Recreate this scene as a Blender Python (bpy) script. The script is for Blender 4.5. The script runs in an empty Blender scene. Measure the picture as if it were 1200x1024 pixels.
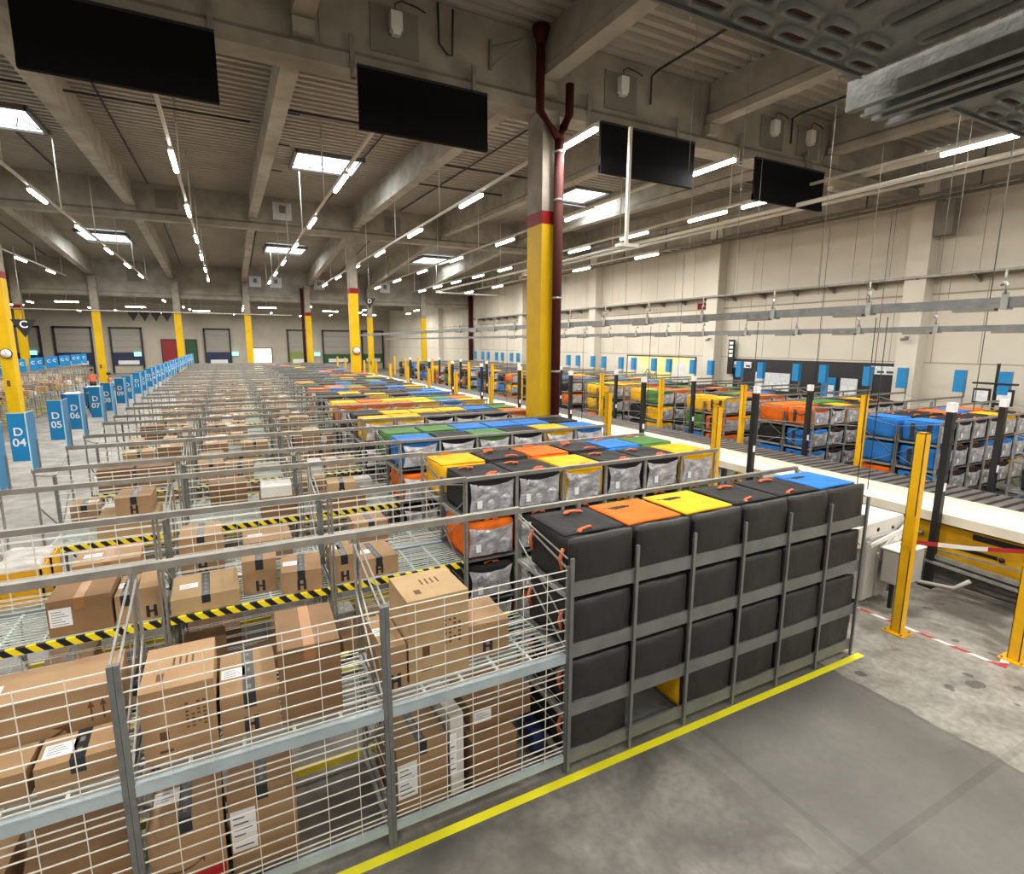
import bpy, bmesh, math, random
from mathutils import Vector, Matrix, noise
rnd = random.Random(11)
SC = bpy.context.scene
COL = SC.collection
PI = math.pi
ORD = ['first', 'second', 'third', 'fourth', 'fifth', 'sixth', 'seventh', 'eighth', 'ninth', 'tenth', 'eleventh', 'twelfth',
       'thirteenth', 'fourteenth', 'fifteenth', 'sixteenth', 'seventeenth', 'eighteenth', 'nineteenth', 'twentieth', 'twenty-first', 'twenty-second', 'twenty-third', 'twenty-fourth', 'twenty-fifth', 'twenty-sixth', 'twenty-seventh', 'twenty-eighth', 'twenty-ninth', 'thirtieth', 'thirty-first', 'thirty-second']

# ------------------------------------------------------------------ helpers
class MB:
    """collects simple shapes and links them as ONE mesh object"""
    def __init__(s):
        s.v, s.f, s.m, s.sm = [], [], [], []
    def add(s, vs, fs, m=0, smooth=False):
        b = len(s.v)
        s.v += [tuple(p) for p in vs]
        for f in fs:
            s.f.append(tuple(i + b for i in f)); s.m.append(m); s.sm.append(smooth)
        return s
    def box(s, x0, x1, y0, y1, z0, z1, m=0):
        return s.add([(x0, y0, z0), (x1, y0, z0), (x1, y1, z0), (x0, y1, z0), (x0, y0, z1), (x1, y0, z1), (x1, y1, z1), (x0, y1, z1)],
                     [(0, 3, 2, 1), (4, 5, 6, 7), (0, 1, 5, 4), (1, 2, 6, 5), (2, 3, 7, 6), (3, 0, 4, 7)], m)
    def bar(s, p, q, w, h=None, m=0, caps=True):
        """rectangular bar from p to q, w sideways, h upwards"""
        h = h or w
        p, q = Vector(p), Vector(q)
        d = (q - p).normalized()
        up = Vector((0, 0, 1)) if abs(d.z) < .95 else Vector((0, 1, 0))
        a = d.cross(up).normalized(); b = a.cross(d)
        vs = []
        for c in (p, q):
            for i, j in ((-1, -1), (1, -1), (1, 1), (-1, 1)):
                vs.append(c + a * (i * w / 2) + b * (j * h / 2))
        fs = [(0, 1, 5, 4), (1, 2, 6, 5), (2, 3, 7, 6), (3, 0, 4, 7)]
        if caps: fs += [(3, 2, 1, 0), (4, 5, 6, 7)]
        return s.add(vs, fs, m)
    def tube(s, pts, r, n=8, m=0):
        pts = [Vector(p) for p in pts]
        rings = []
        for i, p in enumerate(pts):
            d = (pts[min(i + 1, len(pts) - 1)] - pts[max(i - 1, 0)]).normalized()
            up = Vector((0, 0, 1)) if abs(d.z) < .9 else Vector((0, 1, 0))
            a = d.cross(up).normalized(); b = a.cross(d)
            rr = r[i] if isinstance(r, (list, tuple)) else r
            rings.append([p + a * (rr * math.cos(2 * PI * k / n)) + b * (rr * math.sin(2 * PI * k / n)) for k in range(n)])
        vs = [v for g in rings for v in g]
        fs = [(i * n + k, i * n + (k + 1) % n, (i + 1) * n + (k + 1) % n, (i + 1) * n + k) for i in range(len(pts) - 1) for k in range(n)]
        fs += [tuple(range(n))[::-1], tuple((len(pts) - 1) * n + k for k in range(n))]
        return s.add(vs, fs, m, True)
    def prism(s, prof, a0, a1, axis='x', m=0):
        """extrude a 2D profile; axis x: (y,z), axis y: (x,z), axis z: (x,y)"""
        n = len(prof)
        mk = {'x': lambda a, p: (a, p[0], p[1]), 'y': lambda a, p: (p[0], a, p[1]), 'z': lambda a, p: (p[0], p[1], a)}[axis]
        vs = [mk(a0, p) for p in prof] + [mk(a1, p) for p in prof]
        fs = [(i, (i + 1) % n, n + (i + 1) % n, n + i) for i in range(n)] + [tuple(range(n))[::-1], tuple(range(n, 2 * n))]
        return s.add(vs, fs, m)
    def merge(s, o, mat=None, m=None):
        vs = [mat @ Vector(v) for v in o.v] if mat else o.v
        b = len(s.v)
        s.v += [tuple(p) for p in vs]
        for f, mm, sm in zip(o.f, o.m, o.sm):
            s.f.append(tuple(i + b for i in f)); s.m.append(mm if m is None else m); s.sm.append(sm)
        return s
    def mesh(s, name, mats):
        me = bpy.data.meshes.new(name)
        me.from_pydata(s.v, [], s.f)
        for mt in (mats if isinstance(mats, (list, tuple)) else [mats]): me.materials.append(mt)
        me.polygons.foreach_set('material_index', s.m)
        me.polygons.foreach_set('use_smooth', s.sm)
        bm = bmesh.new(); bm.from_mesh(me)
        bmesh.ops.recalc_face_normals(bm, faces=bm.faces)
        bm.to_mesh(me); bm.free()
        me.update()
        return me
    def build(s, name, mats, parent=None, loc=(0, 0, 0), rz=0):
        return put(name, s.mesh(name, mats), parent, loc, rz)

def put(name, me, parent=None, loc=(0, 0, 0), rz=0):
    o = bpy.data.objects.new(name, me)
    COL.objects.link(o)
    o.location = loc
    o.rotation_euler = rz if isinstance(rz, tuple) else (0, 0, rz)
    if parent: o.parent = parent
    return o
def tag(o, label, cat=None, group=None, kind=None):
    if label: o['label'] = label
    if cat: o['category'] = cat
    if group: o['group'] = group
    if kind: o['kind'] = kind
    return o
def thing(name, label, cat, loc=(0, 0, 0), rz=0, group=None, kind=None):
    return tag(put(name, None, None, loc, rz), label, cat, group, kind)
def copy_tree(o, parent=None):
    c = o.copy(); COL.objects.link(c)
    if parent: c.parent = parent
    for ch in o.children: copy_tree(ch, c)
    return c
def bm_to_mb(bm, m=0, smooth=True):
    mb = MB(); bm.verts.index_update()
    mb.add([v.co[:] for v in bm.verts], [[v.index for v in f.verts] for f in bm.faces], m, smooth)
    bm.free(); return mb
def rbox(w, d, h, r, cuts=5, amp=0, sag=0, seed=0, bulge=0):
    """soft box standing on z=0, corners rounded by r, surface wobbling by amp, top sagging"""
    bm = bmesh.new(); bmesh.ops.create_cube(bm, size=1)
    bmesh.ops.subdivide_edges(bm, edges=bm.edges[:], cuts=cuts, use_grid_fill=True)
    for v in bm.verts:
        u = Vector(v.co)
        p = Vector((u.x * w, u.y * d, u.z * h))
        lim = Vector((w / 2 - r, d / 2 - r, h / 2 - r))
        inner = Vector([max(-lim[i], min(lim[i], p[i])) for i in range(3)])
        dd = p - inner
        if dd.length > 1e-6: p = inner + dd.normalized() * r
        if amp:
            n = noise.noise_vector(p * 5 + Vector((seed * 3.1, seed * 1.7, seed))) * amp
            p += n
        if bulge:
            p.y += math.copysign(bulge, u.y) * (1 - (2 * u.x) ** 2) * (1 - (2 * u.z) ** 2) if abs(u.y) > .49 else 0
        if sag and u.z > .2: p.z -= sag * (1 - (2 * u.x) ** 2) * (1 - (2 * u.y) ** 2)
        v.co = p + Vector((0, 0, h / 2))
    return bm_to_mb(bm)

# ------------------------------------------------------------------ materials
def lin(c):
    return tuple(((x / 255) / 12.92 if x / 255 <= .04045 else ((x / 255 + .055) / 1.055) ** 2.4) for x in c) + (1,)
def mat(name, rgb, rough=.5, metal=0, rgb2=None, scale=6, bump=0, bscale=30, emit=None, estr=0, rand=0, spec=.5, detail=4):
    m = bpy.data.materials.new(name); m.use_nodes = True
    nt = m.node_tree; N = nt.nodes; L = nt.links
    b = N['Principled BSDF']
    b.inputs['Base Color'].default_value = lin(rgb)
    b.inputs['Roughness'].default_value = rough
    b.inputs['Metallic'].default_value = metal
    b.inputs['Specular IOR Level'].default_value = spec
    co = N.new('ShaderNodeTexCoord')
    src = None
    if rgb2:
        nz = N.new('ShaderNodeTexNoise'); nz.inputs['Scale'].default_value = scale; nz.inputs['Detail'].default_value = detail
        L.new(co.outputs['Object'], nz.inputs['Vector'])
        rp = N.new('ShaderNodeValToRGB')
        rp.color_ramp.elements[0].position = .35; rp.color_ramp.elements[1].position = .68
        rp.color_ramp.elements[0].color = lin(rgb); rp.color_ramp.elements[1].color = lin(rgb2)
        L.new(nz.outputs['Fac'], rp.inputs['Fac']); src = rp.outputs['Color']
    if rand:
        oi = N.new('ShaderNodeObjectInfo'); mr = N.new('ShaderNodeMapRange')
        mr.inputs['To Min'].default_value = 1 - rand; mr.inputs['To Max'].default_value = 1 + rand * .6
        L.new(oi.outputs['Random'], mr.inputs['Value'])
        mx = N.new('ShaderNodeMix'); mx.data_type = 'RGBA'; mx.blend_type = 'MULTIPLY'; mx.inputs[0].default_value = 1
        if src: L.new(src, mx.inputs[6])
        else: mx.inputs[6].default_value = lin(rgb)
        L.new(mr.outputs['Result'], mx.inputs[7]); src = mx.outputs[2]
    if src: L.new(src, b.inputs['Base Color'])
    if bump:
        n2 = N.new('ShaderNodeTexNoise'); n2.inputs['Scale'].default_value = bscale; n2.inputs['Detail'].default_value = 5
        bp = N.new('ShaderNodeBump'); bp.inputs['Strength'].default_value = bump; bp.inputs['Distance'].default_value = .05 if bump > .8 else .02
        L.new(co.outputs['Object'], n2.inputs['Vector']); L.new(n2.outputs['Fac'], bp.inputs['Height']); L.new(bp.outputs['Normal'], b.inputs['Normal'])
    if emit:
        b.inputs['Emission Color'].default_value = lin(emit); b.inputs['Emission Strength'].default_value = estr
    return m
def stripes(name, c1, c2, vec, period, duty=.5, rough=.5):
    """two-colour tape: stripes across direction vec in object space"""
    m = bpy.data.materials.new(name); m.use_nodes = True
    nt = m.node_tree; N = nt.nodes; L = nt.links; b = N['Principled BSDF']; b.inputs['Roughness'].default_value = rough
    co = N.new('ShaderNodeTexCoord'); dp = N.new('ShaderNodeVectorMath'); dp.operation = 'DOT_PRODUCT'
    dp.inputs[1].default_value = Vector(vec) / period
    L.new(co.outputs['Object'], dp.inputs[0])
    fr = N.new('ShaderNodeMath'); fr.operation = 'FRACT'; L.new(dp.outputs['Value'], fr.inputs[0])
    gt = N.new('ShaderNodeMath'); gt.operation = 'GREATER_THAN'; gt.inputs[1].default_value = duty; L.new(fr.outputs[0], gt.inputs[0])
    mx = N.new('ShaderNodeMix'); mx.data_type = 'RGBA'; mx.inputs[6].default_value = lin(c1); mx.inputs[7].default_value = lin(c2)
    L.new(gt.outputs[0], mx.inputs[0]); L.new(mx.outputs[2], b.inputs['Base Color'])
    return m

M = {}
M['galv'] = mat('galvanised_steel', (168, 168, 162), .42, .35, (140, 141, 138), 9)
M['rail'] = mat('rail_steel', (146, 143, 135), .45, .3, (126, 123, 116), 6)
M['post'] = mat('rack_post_grey', (122, 124, 123), .5, .3, (104, 107, 107), 8)
M['beam'] = mat('rack_beam_grey', (124, 125, 123), .45, .3, (110, 112, 110), 5)
M['bluebeam'] = mat('shelf_beam_blue_grey', (182, 196, 202), .35, .2, (166, 180, 188), 6)
M['wire'] = mat('wire_bright', (232, 229, 220), .35, .1)
M['deckwire'] = mat('deck_wire_zinc', (214, 226, 222), .3, .15)
M['hazard'] = stripes('hazard_tape', (238, 214, 30), (22, 22, 22), (1, 0, .9), .13)
M['yellowtape'] = mat('yellow_tape', (232, 214, 60), .4, 0, (222, 200, 50), 12)
M['linetape'] = mat('floor_tape_yellow', (252, 246, 40), .5, 0, (246, 238, 36), 3)
M['redwhite'] = stripes('red_white_tape', (236, 232, 226), (176, 40, 44), (1, 1, 0), .34, .5)
M['post_yellow'] = mat('guard_yellow', (238, 184, 12), .4, 0, (226, 168, 10), 5)
M['col_yellow'] = mat('column_yellow', (216, 174, 4), .6, 0, (204, 163, 3), 2, spec=.25)
M['col_red'] = mat('column_red', (128, 12, 10), .6, spec=.2)
M['pipe_red'] = mat('downpipe_red', (64, 22, 19), .75, 0, (56, 20, 17), 4, spec=.15)
M['concrete'] = mat('precast_concrete', (160, 153, 140), .85, 0, (134, 128, 117), 1.6, .15, 14)
M['concrete2'] = mat('column_concrete', (158, 150, 138), .85, 0, (132, 124, 112), 2.2, .2, 16)
M['deck'] = mat('roof_deck_steel', (160, 153, 141), .6, .1, (150, 143, 131), .6)
M['black'] = mat('black_steel', (22, 22, 24), .5)
M['screen'] = mat('screen_black', (9, 9, 11), .75, spec=.12)
M['dark'] = mat('dark_void', (14, 14, 15), .8)
M['white'] = mat('white_paint', (226, 224, 218), .45, 0, (214, 212, 205), 3)
M['conv_white'] = mat('white_sill', (232, 224, 206), .5, 0, (222, 212, 190), 2.5)
M['paper'] = mat('white_label', (234, 234, 236), .6)
M['ink'] = mat('label_ink', (60, 62, 68), .7)
M['carton'] = mat('cardboard', (166, 134, 98), .8, 0, (154, 122, 88), 4, .05, 60, rand=.16)
M['carton2'] = mat('cardboard_dark', (136, 104, 72), .8, 0, (124, 94, 64), 4, .05, 60, rand=.14)
M['carton3'] = mat('cardboard_pale', (182, 154, 114), .8, 0, (170, 142, 103), 4, .05, 60, rand=.12)
M['cartonw'] = mat('white_carton', (214, 212, 206), .7, 0, (202, 200, 194), 4, rand=.08)
M['tape_black'] = mat('black_packing_tape', (38, 42, 48), .35)
M['tape_brown'] = mat('brown_packing_tape', (160, 112, 66), .35)
M['print'] = mat('brown_print', (96, 66, 42), .8)
M['print_blue'] = mat('blue_print', (74, 80, 130), .7)
M['silver'] = mat('clear_window_film', (222, 221, 225), .24, .3, (140, 140, 147), 6, 1.0, 8)  # bright and dark silver patches paint the film's sparkle into its colour
M['handle'] = mat('orange_webbing', (206, 104, 62), .7)
M['strap_dark'] = mat('dark_webbing', (58, 48, 50), .8)
FAB = {}
for k, c in dict(black=(38, 37, 38), orange=(236, 112, 22), yellow=(246, 186, 16), blue=(44, 124, 206), green=(84, 132, 66)).items():
    FAB[k] = mat('fabric_' + k, c, .75, 0, tuple(int(x * .88) for x in c), 5, .3, 12, spec=.25)
M['bagback'] = mat('fabric_black_back', (31, 30, 31), .5, 0, (42, 41, 42), 5, .75, 4.5)
M['sign'] = mat('sign_blue', (24, 124, 184), .4, 0, (30, 132, 192), 2)
M['signside'] = mat('sign_blue_side', (56, 134, 184), .4)
M['signedge'] = mat('sign_pale_edge', (190, 220, 232), .5)
M['slat'] = mat('conveyor_slat', (104, 99, 96), .45, .1, (92, 88, 85), 3)
M['slatgap'] = mat('conveyor_slat_dark', (44, 42, 43), .55)
M['machine_yellow'] = mat('machine_yellow', (222, 170, 20), .45, 0, (206, 152, 18), 4)
M['hull_grey'] = mat('cabinet_grey', (178, 178, 172), .45, .1, (166, 166, 160), 3)
M['hose'] = mat('grey_hose', (176, 172, 164), .5)
M['wallpanel'] = mat('wall_panel_cream', (208, 201, 187), .7, 0, (198, 191, 177), .5)
M['walllow'] = mat('wall_panel_lower', (210, 204, 191), .7, 0, (202, 195, 182), .6)
M['seam'] = mat('panel_seam', (150, 142, 128), .8)
M['tube_on'] = mat('lamp_tube', (255, 250, 240), .4, emit=(255, 246, 230), estr=34)
M['skylight'] = mat('skylight_pane', (235, 245, 250), .3, emit=(222, 240, 255), estr=3.2)
M['tray'] = mat('cable_tray', (128, 131, 132), .45, .4, (108, 111, 112), 7)
M['pipe_white'] = mat('white_pipe', (206, 200, 188), .45)
M['panelgrey'] = mat('access_panel', (120, 116, 106), .7)
M['board'] = mat('notice_board_white', (222, 224, 224), .5, 0, (196, 200, 206), 9)
M['hiviz'] = mat('vest_orange', (246, 96, 62), .7)
M['skin'] = mat('skin', (150, 104, 82), .6)
M['cloth_dark'] = mat('dark_clothes', (36, 36, 42), .8)
M['hair'] = mat('hair_dark', (26, 22, 20), .7)
M['crate'] = mat('yellow_crate', (236, 178, 28), .5)
M['tarp'] = mat('crumpled_paper', (220, 216, 210), .7, 0, (180, 176, 176), 9, .5, 12)
M['blue_bin'] = mat('blue_plastic', (34, 84, 160), .45)
M['green_bin'] = mat('green_plastic', (52, 108, 62), .5)
M['red_box'] = mat('red_card', (176, 34, 34), .6)
M['teal_box'] = mat('teal_card', (96, 190, 176), .6)
M['navy'] = mat('navy_pouch', (28, 44, 84), .45)
M['roof_dark'] = mat('far_roof', (140, 132, 120), .8, 0, (126, 119, 108), .3)
M['far_concrete'] = mat('far_wall_concrete', (176, 169, 156), .85, 0, (160, 152, 139), .4)
M['door_grey'] = mat('dock_door_grey', (142, 138, 130), .6)
M['door_blue'] = mat('dock_curtain_blue', (24, 32, 70), .6)
M['door_green'] = mat('dock_curtain_green', (28, 72, 34), .6)
M['door_olive'] = mat('dock_curtain_olive', (120, 132, 60), .6)
M['door_red'] = mat('door_red', (126, 20, 26), .6)
M['daylight'] = mat('daylight_opening', (220, 235, 200), .5, emit=(225, 240, 205), estr=1.6)
M['exit_green'] = mat('exit_sign_green', (120, 220, 190), .5, emit=(150, 240, 215), estr=1.4)
M['clockface'] = mat('clock_face', (232, 230, 224), .4)
M['dull_steel'] = mat('mezzanine_galvanised', (128, 130, 127), .45, .3, (108, 110, 107), 18, .15, 60)
M['slot_red'] = mat('slot_red_brown', (64, 26, 20), .8)  # reddish brown of what shows through the deck slots
M['blackwall'] = mat('black_wall_panel', (34, 33, 35), .6)

def floor_material():
    m = bpy.data.materials.new('concrete_floor'); m.use_nodes = True
    nt = m.node_tree; N = nt.nodes; L = nt.links; b = N['Principled BSDF']
    co = N.new('ShaderNodeTexCoord')
    def nz(scale, detail=6, vec=None, dist=0):
        n = N.new('ShaderNodeTexNoise'); n.inputs['Scale'].default_value = scale; n.inputs['Detail'].default_value = detail; n.inputs['Distortion'].default_value = dist
        L.new(vec or co.outputs['Object'], n.inputs['Vector']); return n.outputs['Fac']
    def ramp(f, p0, c0, p1, c1):
        r = N.new('ShaderNodeValToRGB'); e = r.color_ramp.elements
        e[0].position, e[0].color, e[1].position, e[1].color = p0, c0, p1, c1
        L.new(f, r.inputs['Fac']); return r.outputs['Color']
    def mix(kind, fac, a, bb):
        x = N.new('ShaderNodeMix'); x.data_type = 'RGBA'; x.blend_type = kind
        if isinstance(fac, (int, float)): x.inputs[0].default_value = fac
        else: L.new(fac, x.inputs[0])
        x.clamp_factor = True
        for i, q in ((6, a), (7, bb)):
            if isinstance(q, tuple): x.inputs[i].default_value = q
            else: L.new(q, x.inputs[i])
        return x.outputs[2]
    W = (1, 1, 1, 1); K = (0, 0, 0, 1)
    base = ramp(nz(.8, 9, dist=1.0), .34, lin((98, 96, 92)), .66, lin((144, 141, 134)))
    fine = ramp(nz(14, 6), .35, lin((190, 190, 190)), .62, W)
    c = mix('MULTIPLY', .5, base, fine)
    # streaks of wear along the drive direction
    mp = N.new('ShaderNodeMapping'); mp.inputs['Rotation'].default_value = (0, 0, .2); mp.inputs['Scale'].default_value = (3.5, .7, 1)
    L.new(co.outputs['Object'], mp.inputs['Vector'])
    st = ramp(nz(2.2, 9, mp.outputs['Vector'], 1.2), .56, K, .72, W)
    c = mix('MIX', mix('MULTIPLY', 1.0, st, (.45, .45, .45, 1)), c, lin((100, 96, 89)))
    # pale slab to the right of the joint near the conveyor
    sx = N.new('ShaderNodeSeparateXYZ'); L.new(co.outputs['Object'], sx.inputs[0])
    def mth(op, a, bb=None):
        x = N.new('ShaderNodeMath'); x.operation = op
        for i, q in ((0, a), (1, bb)):
            if q is None: continue
            if isinstance(q, (int, float)): x.inputs[i].default_value = q
            else: L.new(q, x.inputs[i])
        return x.outputs[0]
    c = mix('MIX', mth('MULTIPLY', mth('MULTIPLY', mth('SUBTRACT', nz(1.1, 8, dist=1.6), .46), 4.0), mth('LESS_THAN', sx.outputs[0], 3.4)), c, lin((86, 83, 78)))
    wob = mth('MULTIPLY', mth('SUBTRACT', nz(3.0, 5), .5), .25)
    xx = mth('ADD', sx.outputs[0], wob)
    right = mth('GREATER_THAN', xx, 5.62)
    soft = N.new('ShaderNodeMapRange'); soft.interpolation_type = 'SMOOTHSTEP'; soft.inputs[1].default_value = 3.1; soft.inputs[2].default_value = 3.75; L.new(sx.outputs[0], soft.inputs[0])
    midtone = mix('MIX', nz(2.0, 8, dist=.8), lin((96, 95, 92)), lin((116, 114, 109)))
    c = mix('MIX', mth('MULTIPLY', mth('MULTIPLY', soft.outputs[0], mth('LESS_THAN', sx.outputs[1], 3.4)), .75), c, midtone)
    near = mth('LESS_THAN', sx.outputs[1], 12.0)
    pale = mix('MULTIPLY', .6, ramp(nz(1.6, 8, dist=1), .25, lin((122, 119, 112)), .6, lin((168, 164, 155))), fine)
    c = mix('MIX', mth('MULTIPLY', mth('MULTIPLY', right, near), .85), c, pale)
    vo = N.new('ShaderNodeTexVoronoi'); vo.inputs['Scale'].default_value = 3.1
    L.new(co.outputs['Object'], vo.inputs['Vector'])
    spots = mth('MULTIPLY', mth('LESS_THAN', mth('ADD', vo.outputs['Distance'], mth('MULTIPLY', nz(5, 3), .5)), .42), right)
    c = mix('MIX', mth('MULTIPLY', spots, .7), c, lin((56, 54, 51)))
    stain = ramp(nz(.8, 7, dist=.8), .56, K, .64, W)
    c = mix('MIX', mth('MULTIPLY', mth('MULTIPLY', stain, right), .8), c, lin((84, 80, 74)))
    # saw-cut joints
    def joint(sock, pos, w):
        return mth('LESS_THAN', mth('ABSOLUTE', mth('SUBTRACT', sock, pos)), w)
    for s_, p_, w_ in ((sx.outputs[0], 5.6, .022), (sx.outputs[0], 3.62, .03), (sx.outputs[1], 1.72, .03), (sx.outputs[0], -4.6, .02), (sx.outputs[1], 20, .02)):
        c = mix('MIX', mth('MULTIPLY', joint(s_, p_, w_), .28), c, lin((70, 67, 62)))
    L.new(c, b.inputs['Base Color'])
    rg = ramp(nz(2.4, 5), .3, (.32, .32, .32, 1), .75, (.6, .6, .6, 1)); L.new(rg, b.inputs['Roughness'])
    bp = N.new('ShaderNodeBump'); bp.inputs['Strength'].default_value = .08; bp.inputs['Distance'].default_value = .01
    L.new(nz(30, 5), bp.inputs['Height']); L.new(bp.outputs['Normal'], b.inputs['Normal'])
    return m
M['floor'] = floor_material()

def mural_material():
    m = bpy.data.materials.new('mural_pastel'); m.use_nodes = True
    nt = m.node_tree; N = nt.nodes; L = nt.links; b = N['Principled BSDF']
    co = N.new('ShaderNodeTexCoord'); n = N.new('ShaderNodeTexNoise'); n.inputs['Scale'].default_value = .7; n.inputs['Detail'].default_value = 2
    L.new(co.outputs['Object'], n.inputs['Vector'])
    r = N.new('ShaderNodeValToRGB'); e = r.color_ramp.elements
    e[0].position, e[0].color = .3, lin((226, 216, 120)); e[1].position, e[1].color = .75, lin((232, 176, 206))
    x = e.new(.5); x.color = lin((236, 228, 160)); x = e.new(.62); x.color = lin((214, 226, 180))
    L.new(n.outputs['Fac'], r.inputs['Fac']); L.new(r.outputs['Color'], b.inputs['Base Color'])
    return m
M['mural'] = mural_material()

_txt = {}
def text_mesh(body, size, mt):
    """flat lettering standing in the XZ plane, centred, facing -Y"""
    key = (body, size, mt.name)
    if key in _txt: return _txt[key]
    cu = bpy.data.curves.new('lettering', 'FONT'); cu.body = body; cu.size = size
    cu.align_x = 'CENTER'; cu.align_y = 'CENTER'; cu.extrude = .0015; cu.space_line = .95; cu.offset = size * .012
    ob = bpy.data.objects.new('lettering_source', cu); COL.objects.link(ob)
    bpy.context.view_layer.update()
    me = bpy.data.meshes.new_from_object(ob.evaluated_get(bpy.context.evaluated_depsgraph_get()))
    bpy.data.objects.remove(ob)
    me.transform(Matrix.Rotation(PI / 2, 4, 'X')); me.materials.clear(); me.materials.append(mt)
    _txt[key] = me
    return me

def smile(mb, cx, cy, s, fn, m=0):
    """curved arrow mark; fn maps (u, v) on the surface to a point"""
    n = 14; vs = []
    for i in range(n + 1):
        t = -1 + 2 * i / n
        u = cx + s * .5 * t; v = cy - s * .17 * (1 - t * t); th = s * .022 * (1.15 - t * t) + s * .008
        vs += [fn(u, v - th), fn(u, v + th)]
    mb.add(vs, [(2 * i, 2 * i + 2, 2 * i + 3, 2 * i + 1) for i in range(n)], m)
    a = [(.36, .04), (.56, .05), (.53, -.14), (.49, -.02)]
    mb.add([fn(cx + s * p, cy + s * q) for p, q in a], [(0, 1, 3), (1, 2, 3)], m)

# ------------------------------------------------------------------ the hall
def interp(tab, y):
    for (a, za), (b, zb) in zip(tab, tab[1:]):
        if y <= b: return za + (zb - za) * (y - a) / (b - a)
    return tab[-1][1]
ROOF = [(-16, 8.8), (10.1, 9.42), (28.2, 9.98), (45.5, 8.8)]
JBOT = [(-16, 8.0), (10.1, 8.55), (28.2, 8.95), (45.5, 7.75)]
XL, XR, YN, YF = -26.0, 19.9, -16.0, 76.0
def struct(o, label=None, cat=None):
    return tag(o, label, cat, None, 'structure')

fl = MB(); fl.box(XL, XR, YN, YF, -.2, 0); struct(fl.build('floor', M['floor']), 'worn grey concrete warehouse floor', 'floor')
# trapezoidal roof deck, ribs running along x
dk = MB(); y = YN; pts = []
while y < 45.4:
    for dy, dz in ((0, 0), (.12, 0), (.15, .085), (.28, .085)):
        pts.append((y + dy, interp(ROOF, y + dy) + dz))
    y += .31
vs = [(XL, p[0], p[1]) for p in pts] + [(XR, p[0], p[1]) for p in pts]
n = len(pts); dk.add(vs, [(i, i + 1, n + i + 1, n + i) for i in range(n - 1)])
dk.box(XL, XR, YN, 45.4, 10.3, 10.4)
struct(dk.build('ceiling', M['deck']), 'ribbed grey steel roof deck over the near hall', 'ceiling')
c2 = MB(); c2.box(XL, XR, 45.7, YF, 8.3, 8.5)
for yy in (52, 60, 68): c2.box(XL, XR, yy, yy + .35, 7.4, 8.3)
struct(c2.build('ceiling', M['roof_dark']), 'dark flat roof over the far hall', 'ceiling')

# main girders along x
def girder(y, z0, z1, x0, x1, label, d=.5):
    g = MB()
    f = .1
    prof = [(y, z0), (y + d, z0), (y + d, z0 + .22), (y + d - f, z0 + .32), (y + d - f, z1), (y + f, z1), (y + f, z0 + .32), (y, z0 + .22)]
    g.prism(prof, x0, x1, 'x')
    for k in range(-4, 4):
        xj = 5.95 + 4.5 * k
        if x0 < xj < x1:
            if z0 > 7: g.box(xj - .17, xj + .17, y - .12, y + f, z0 + .3, interp(JBOT, y) - .02)
            g.box(xj - .3, xj - .27, y + .085, y + f, z0 + .34, z1); g.box(xj + .27, xj + .3, y + .085, y + f, z0 + .34, z1)
    return struct(g.build('girder', M['concrete']), label, 'girder')
girder(10.1, 8.0, 9.44, XL, 19.5, 'nearest deep concrete roof girder carrying the black panels')
girder(28.0, 8.5, 10.0, XL, 19.5, 'second deep concrete roof girder behind the skylights')
girder(45.3, 6.5, 9.2, XL, 19.9, 'far concrete girder band over the line of columns')
# roof beams along y between the girders
def roof_beam(x, y0, y1, label):
    g = MB()
    for a, b in ((y0, y1),):
        za, zb = interp(JBOT, a), interp(JBOT, b); ra, rb = interp(ROOF, a) + .02, interp(ROOF, b) + .02
        def sec(yv, z0, z1):
            return [(x - .17, yv, z0), (x + .17, yv, z0), (x + .17, yv, z0 + .16), (x + .09, yv, z0 + .24), (x + .09, yv, z1), (x - .09, yv, z1), (x - .09, yv, z0 + .24), (x - .17, yv, z0 + .16)]
        vs = sec(a, za, ra) + sec(b, zb, rb)
        g.add(vs, [(i, (i + 1) % 8, 8 + (i + 1) % 8, 8 + i) for i in range(8)] + [tuple(range(8)), tuple(range(8, 16))])
    return struct(g.build('roof_beam', M['concrete']), label, 'beam')
for k in range(-6, 4):
    xj = 5.95 + 4.5 * k
    for y0, y1, nm in ((YN, 10.1, 'before the nearest girder'), (10.6, 28.0, 'between the first two girders'), (28.5, 45.3, 'beyond the second girder')):
        if y0 < 0 and not -4 < xj < 19: continue
        roof_beam(xj, y0, y1, f'concrete roof beam {nm}, {ORD[k + 6]} from the left')
# columns
def column(x, y, top, label, w=.38, d=.6, band=True, yt=5.88):
    t = thing('column', label, 'column', (x, y, 0), 0, None, 'structure')
    MB().box(0, w, 0, d, 0, yt).build('painted_base', M['col_yellow'], t)
    if band: MB().box(-.003, w + .003, -.003, d + .003, yt, yt + .25).build('red_band', M['col_red'], t)
    MB().box(0, w, 0, d, yt + .25 * band, top).build('shaft', M['concrete2'], t)
    mb = MB(); mb.box(.1, .2, -.012, 0, 1.75, 1.98); mb.build('warning_sticker', M['print'], t)
    return t
column(5.81, 9.95, 8.0, 'yellow based concrete column beside the red downpipe')
column(5.55, 28.0, 8.5, 'yellow based concrete column with a clock beyond the bag racks')
column(-7.84, 28.0, 8.5, 'yellow based concrete column with a clock at the left edge')
for i, xg in enumerate((-16.4, -11.6, -7.7, -3.1, 1.3, 5.5, 10.2, 14.7)):
    column(xg, 45.0, 7.7, f'yellow based concrete column under the far girder, {ORD[i]} from the left', .42, .29, i in (1, 5), 5.5)
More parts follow.
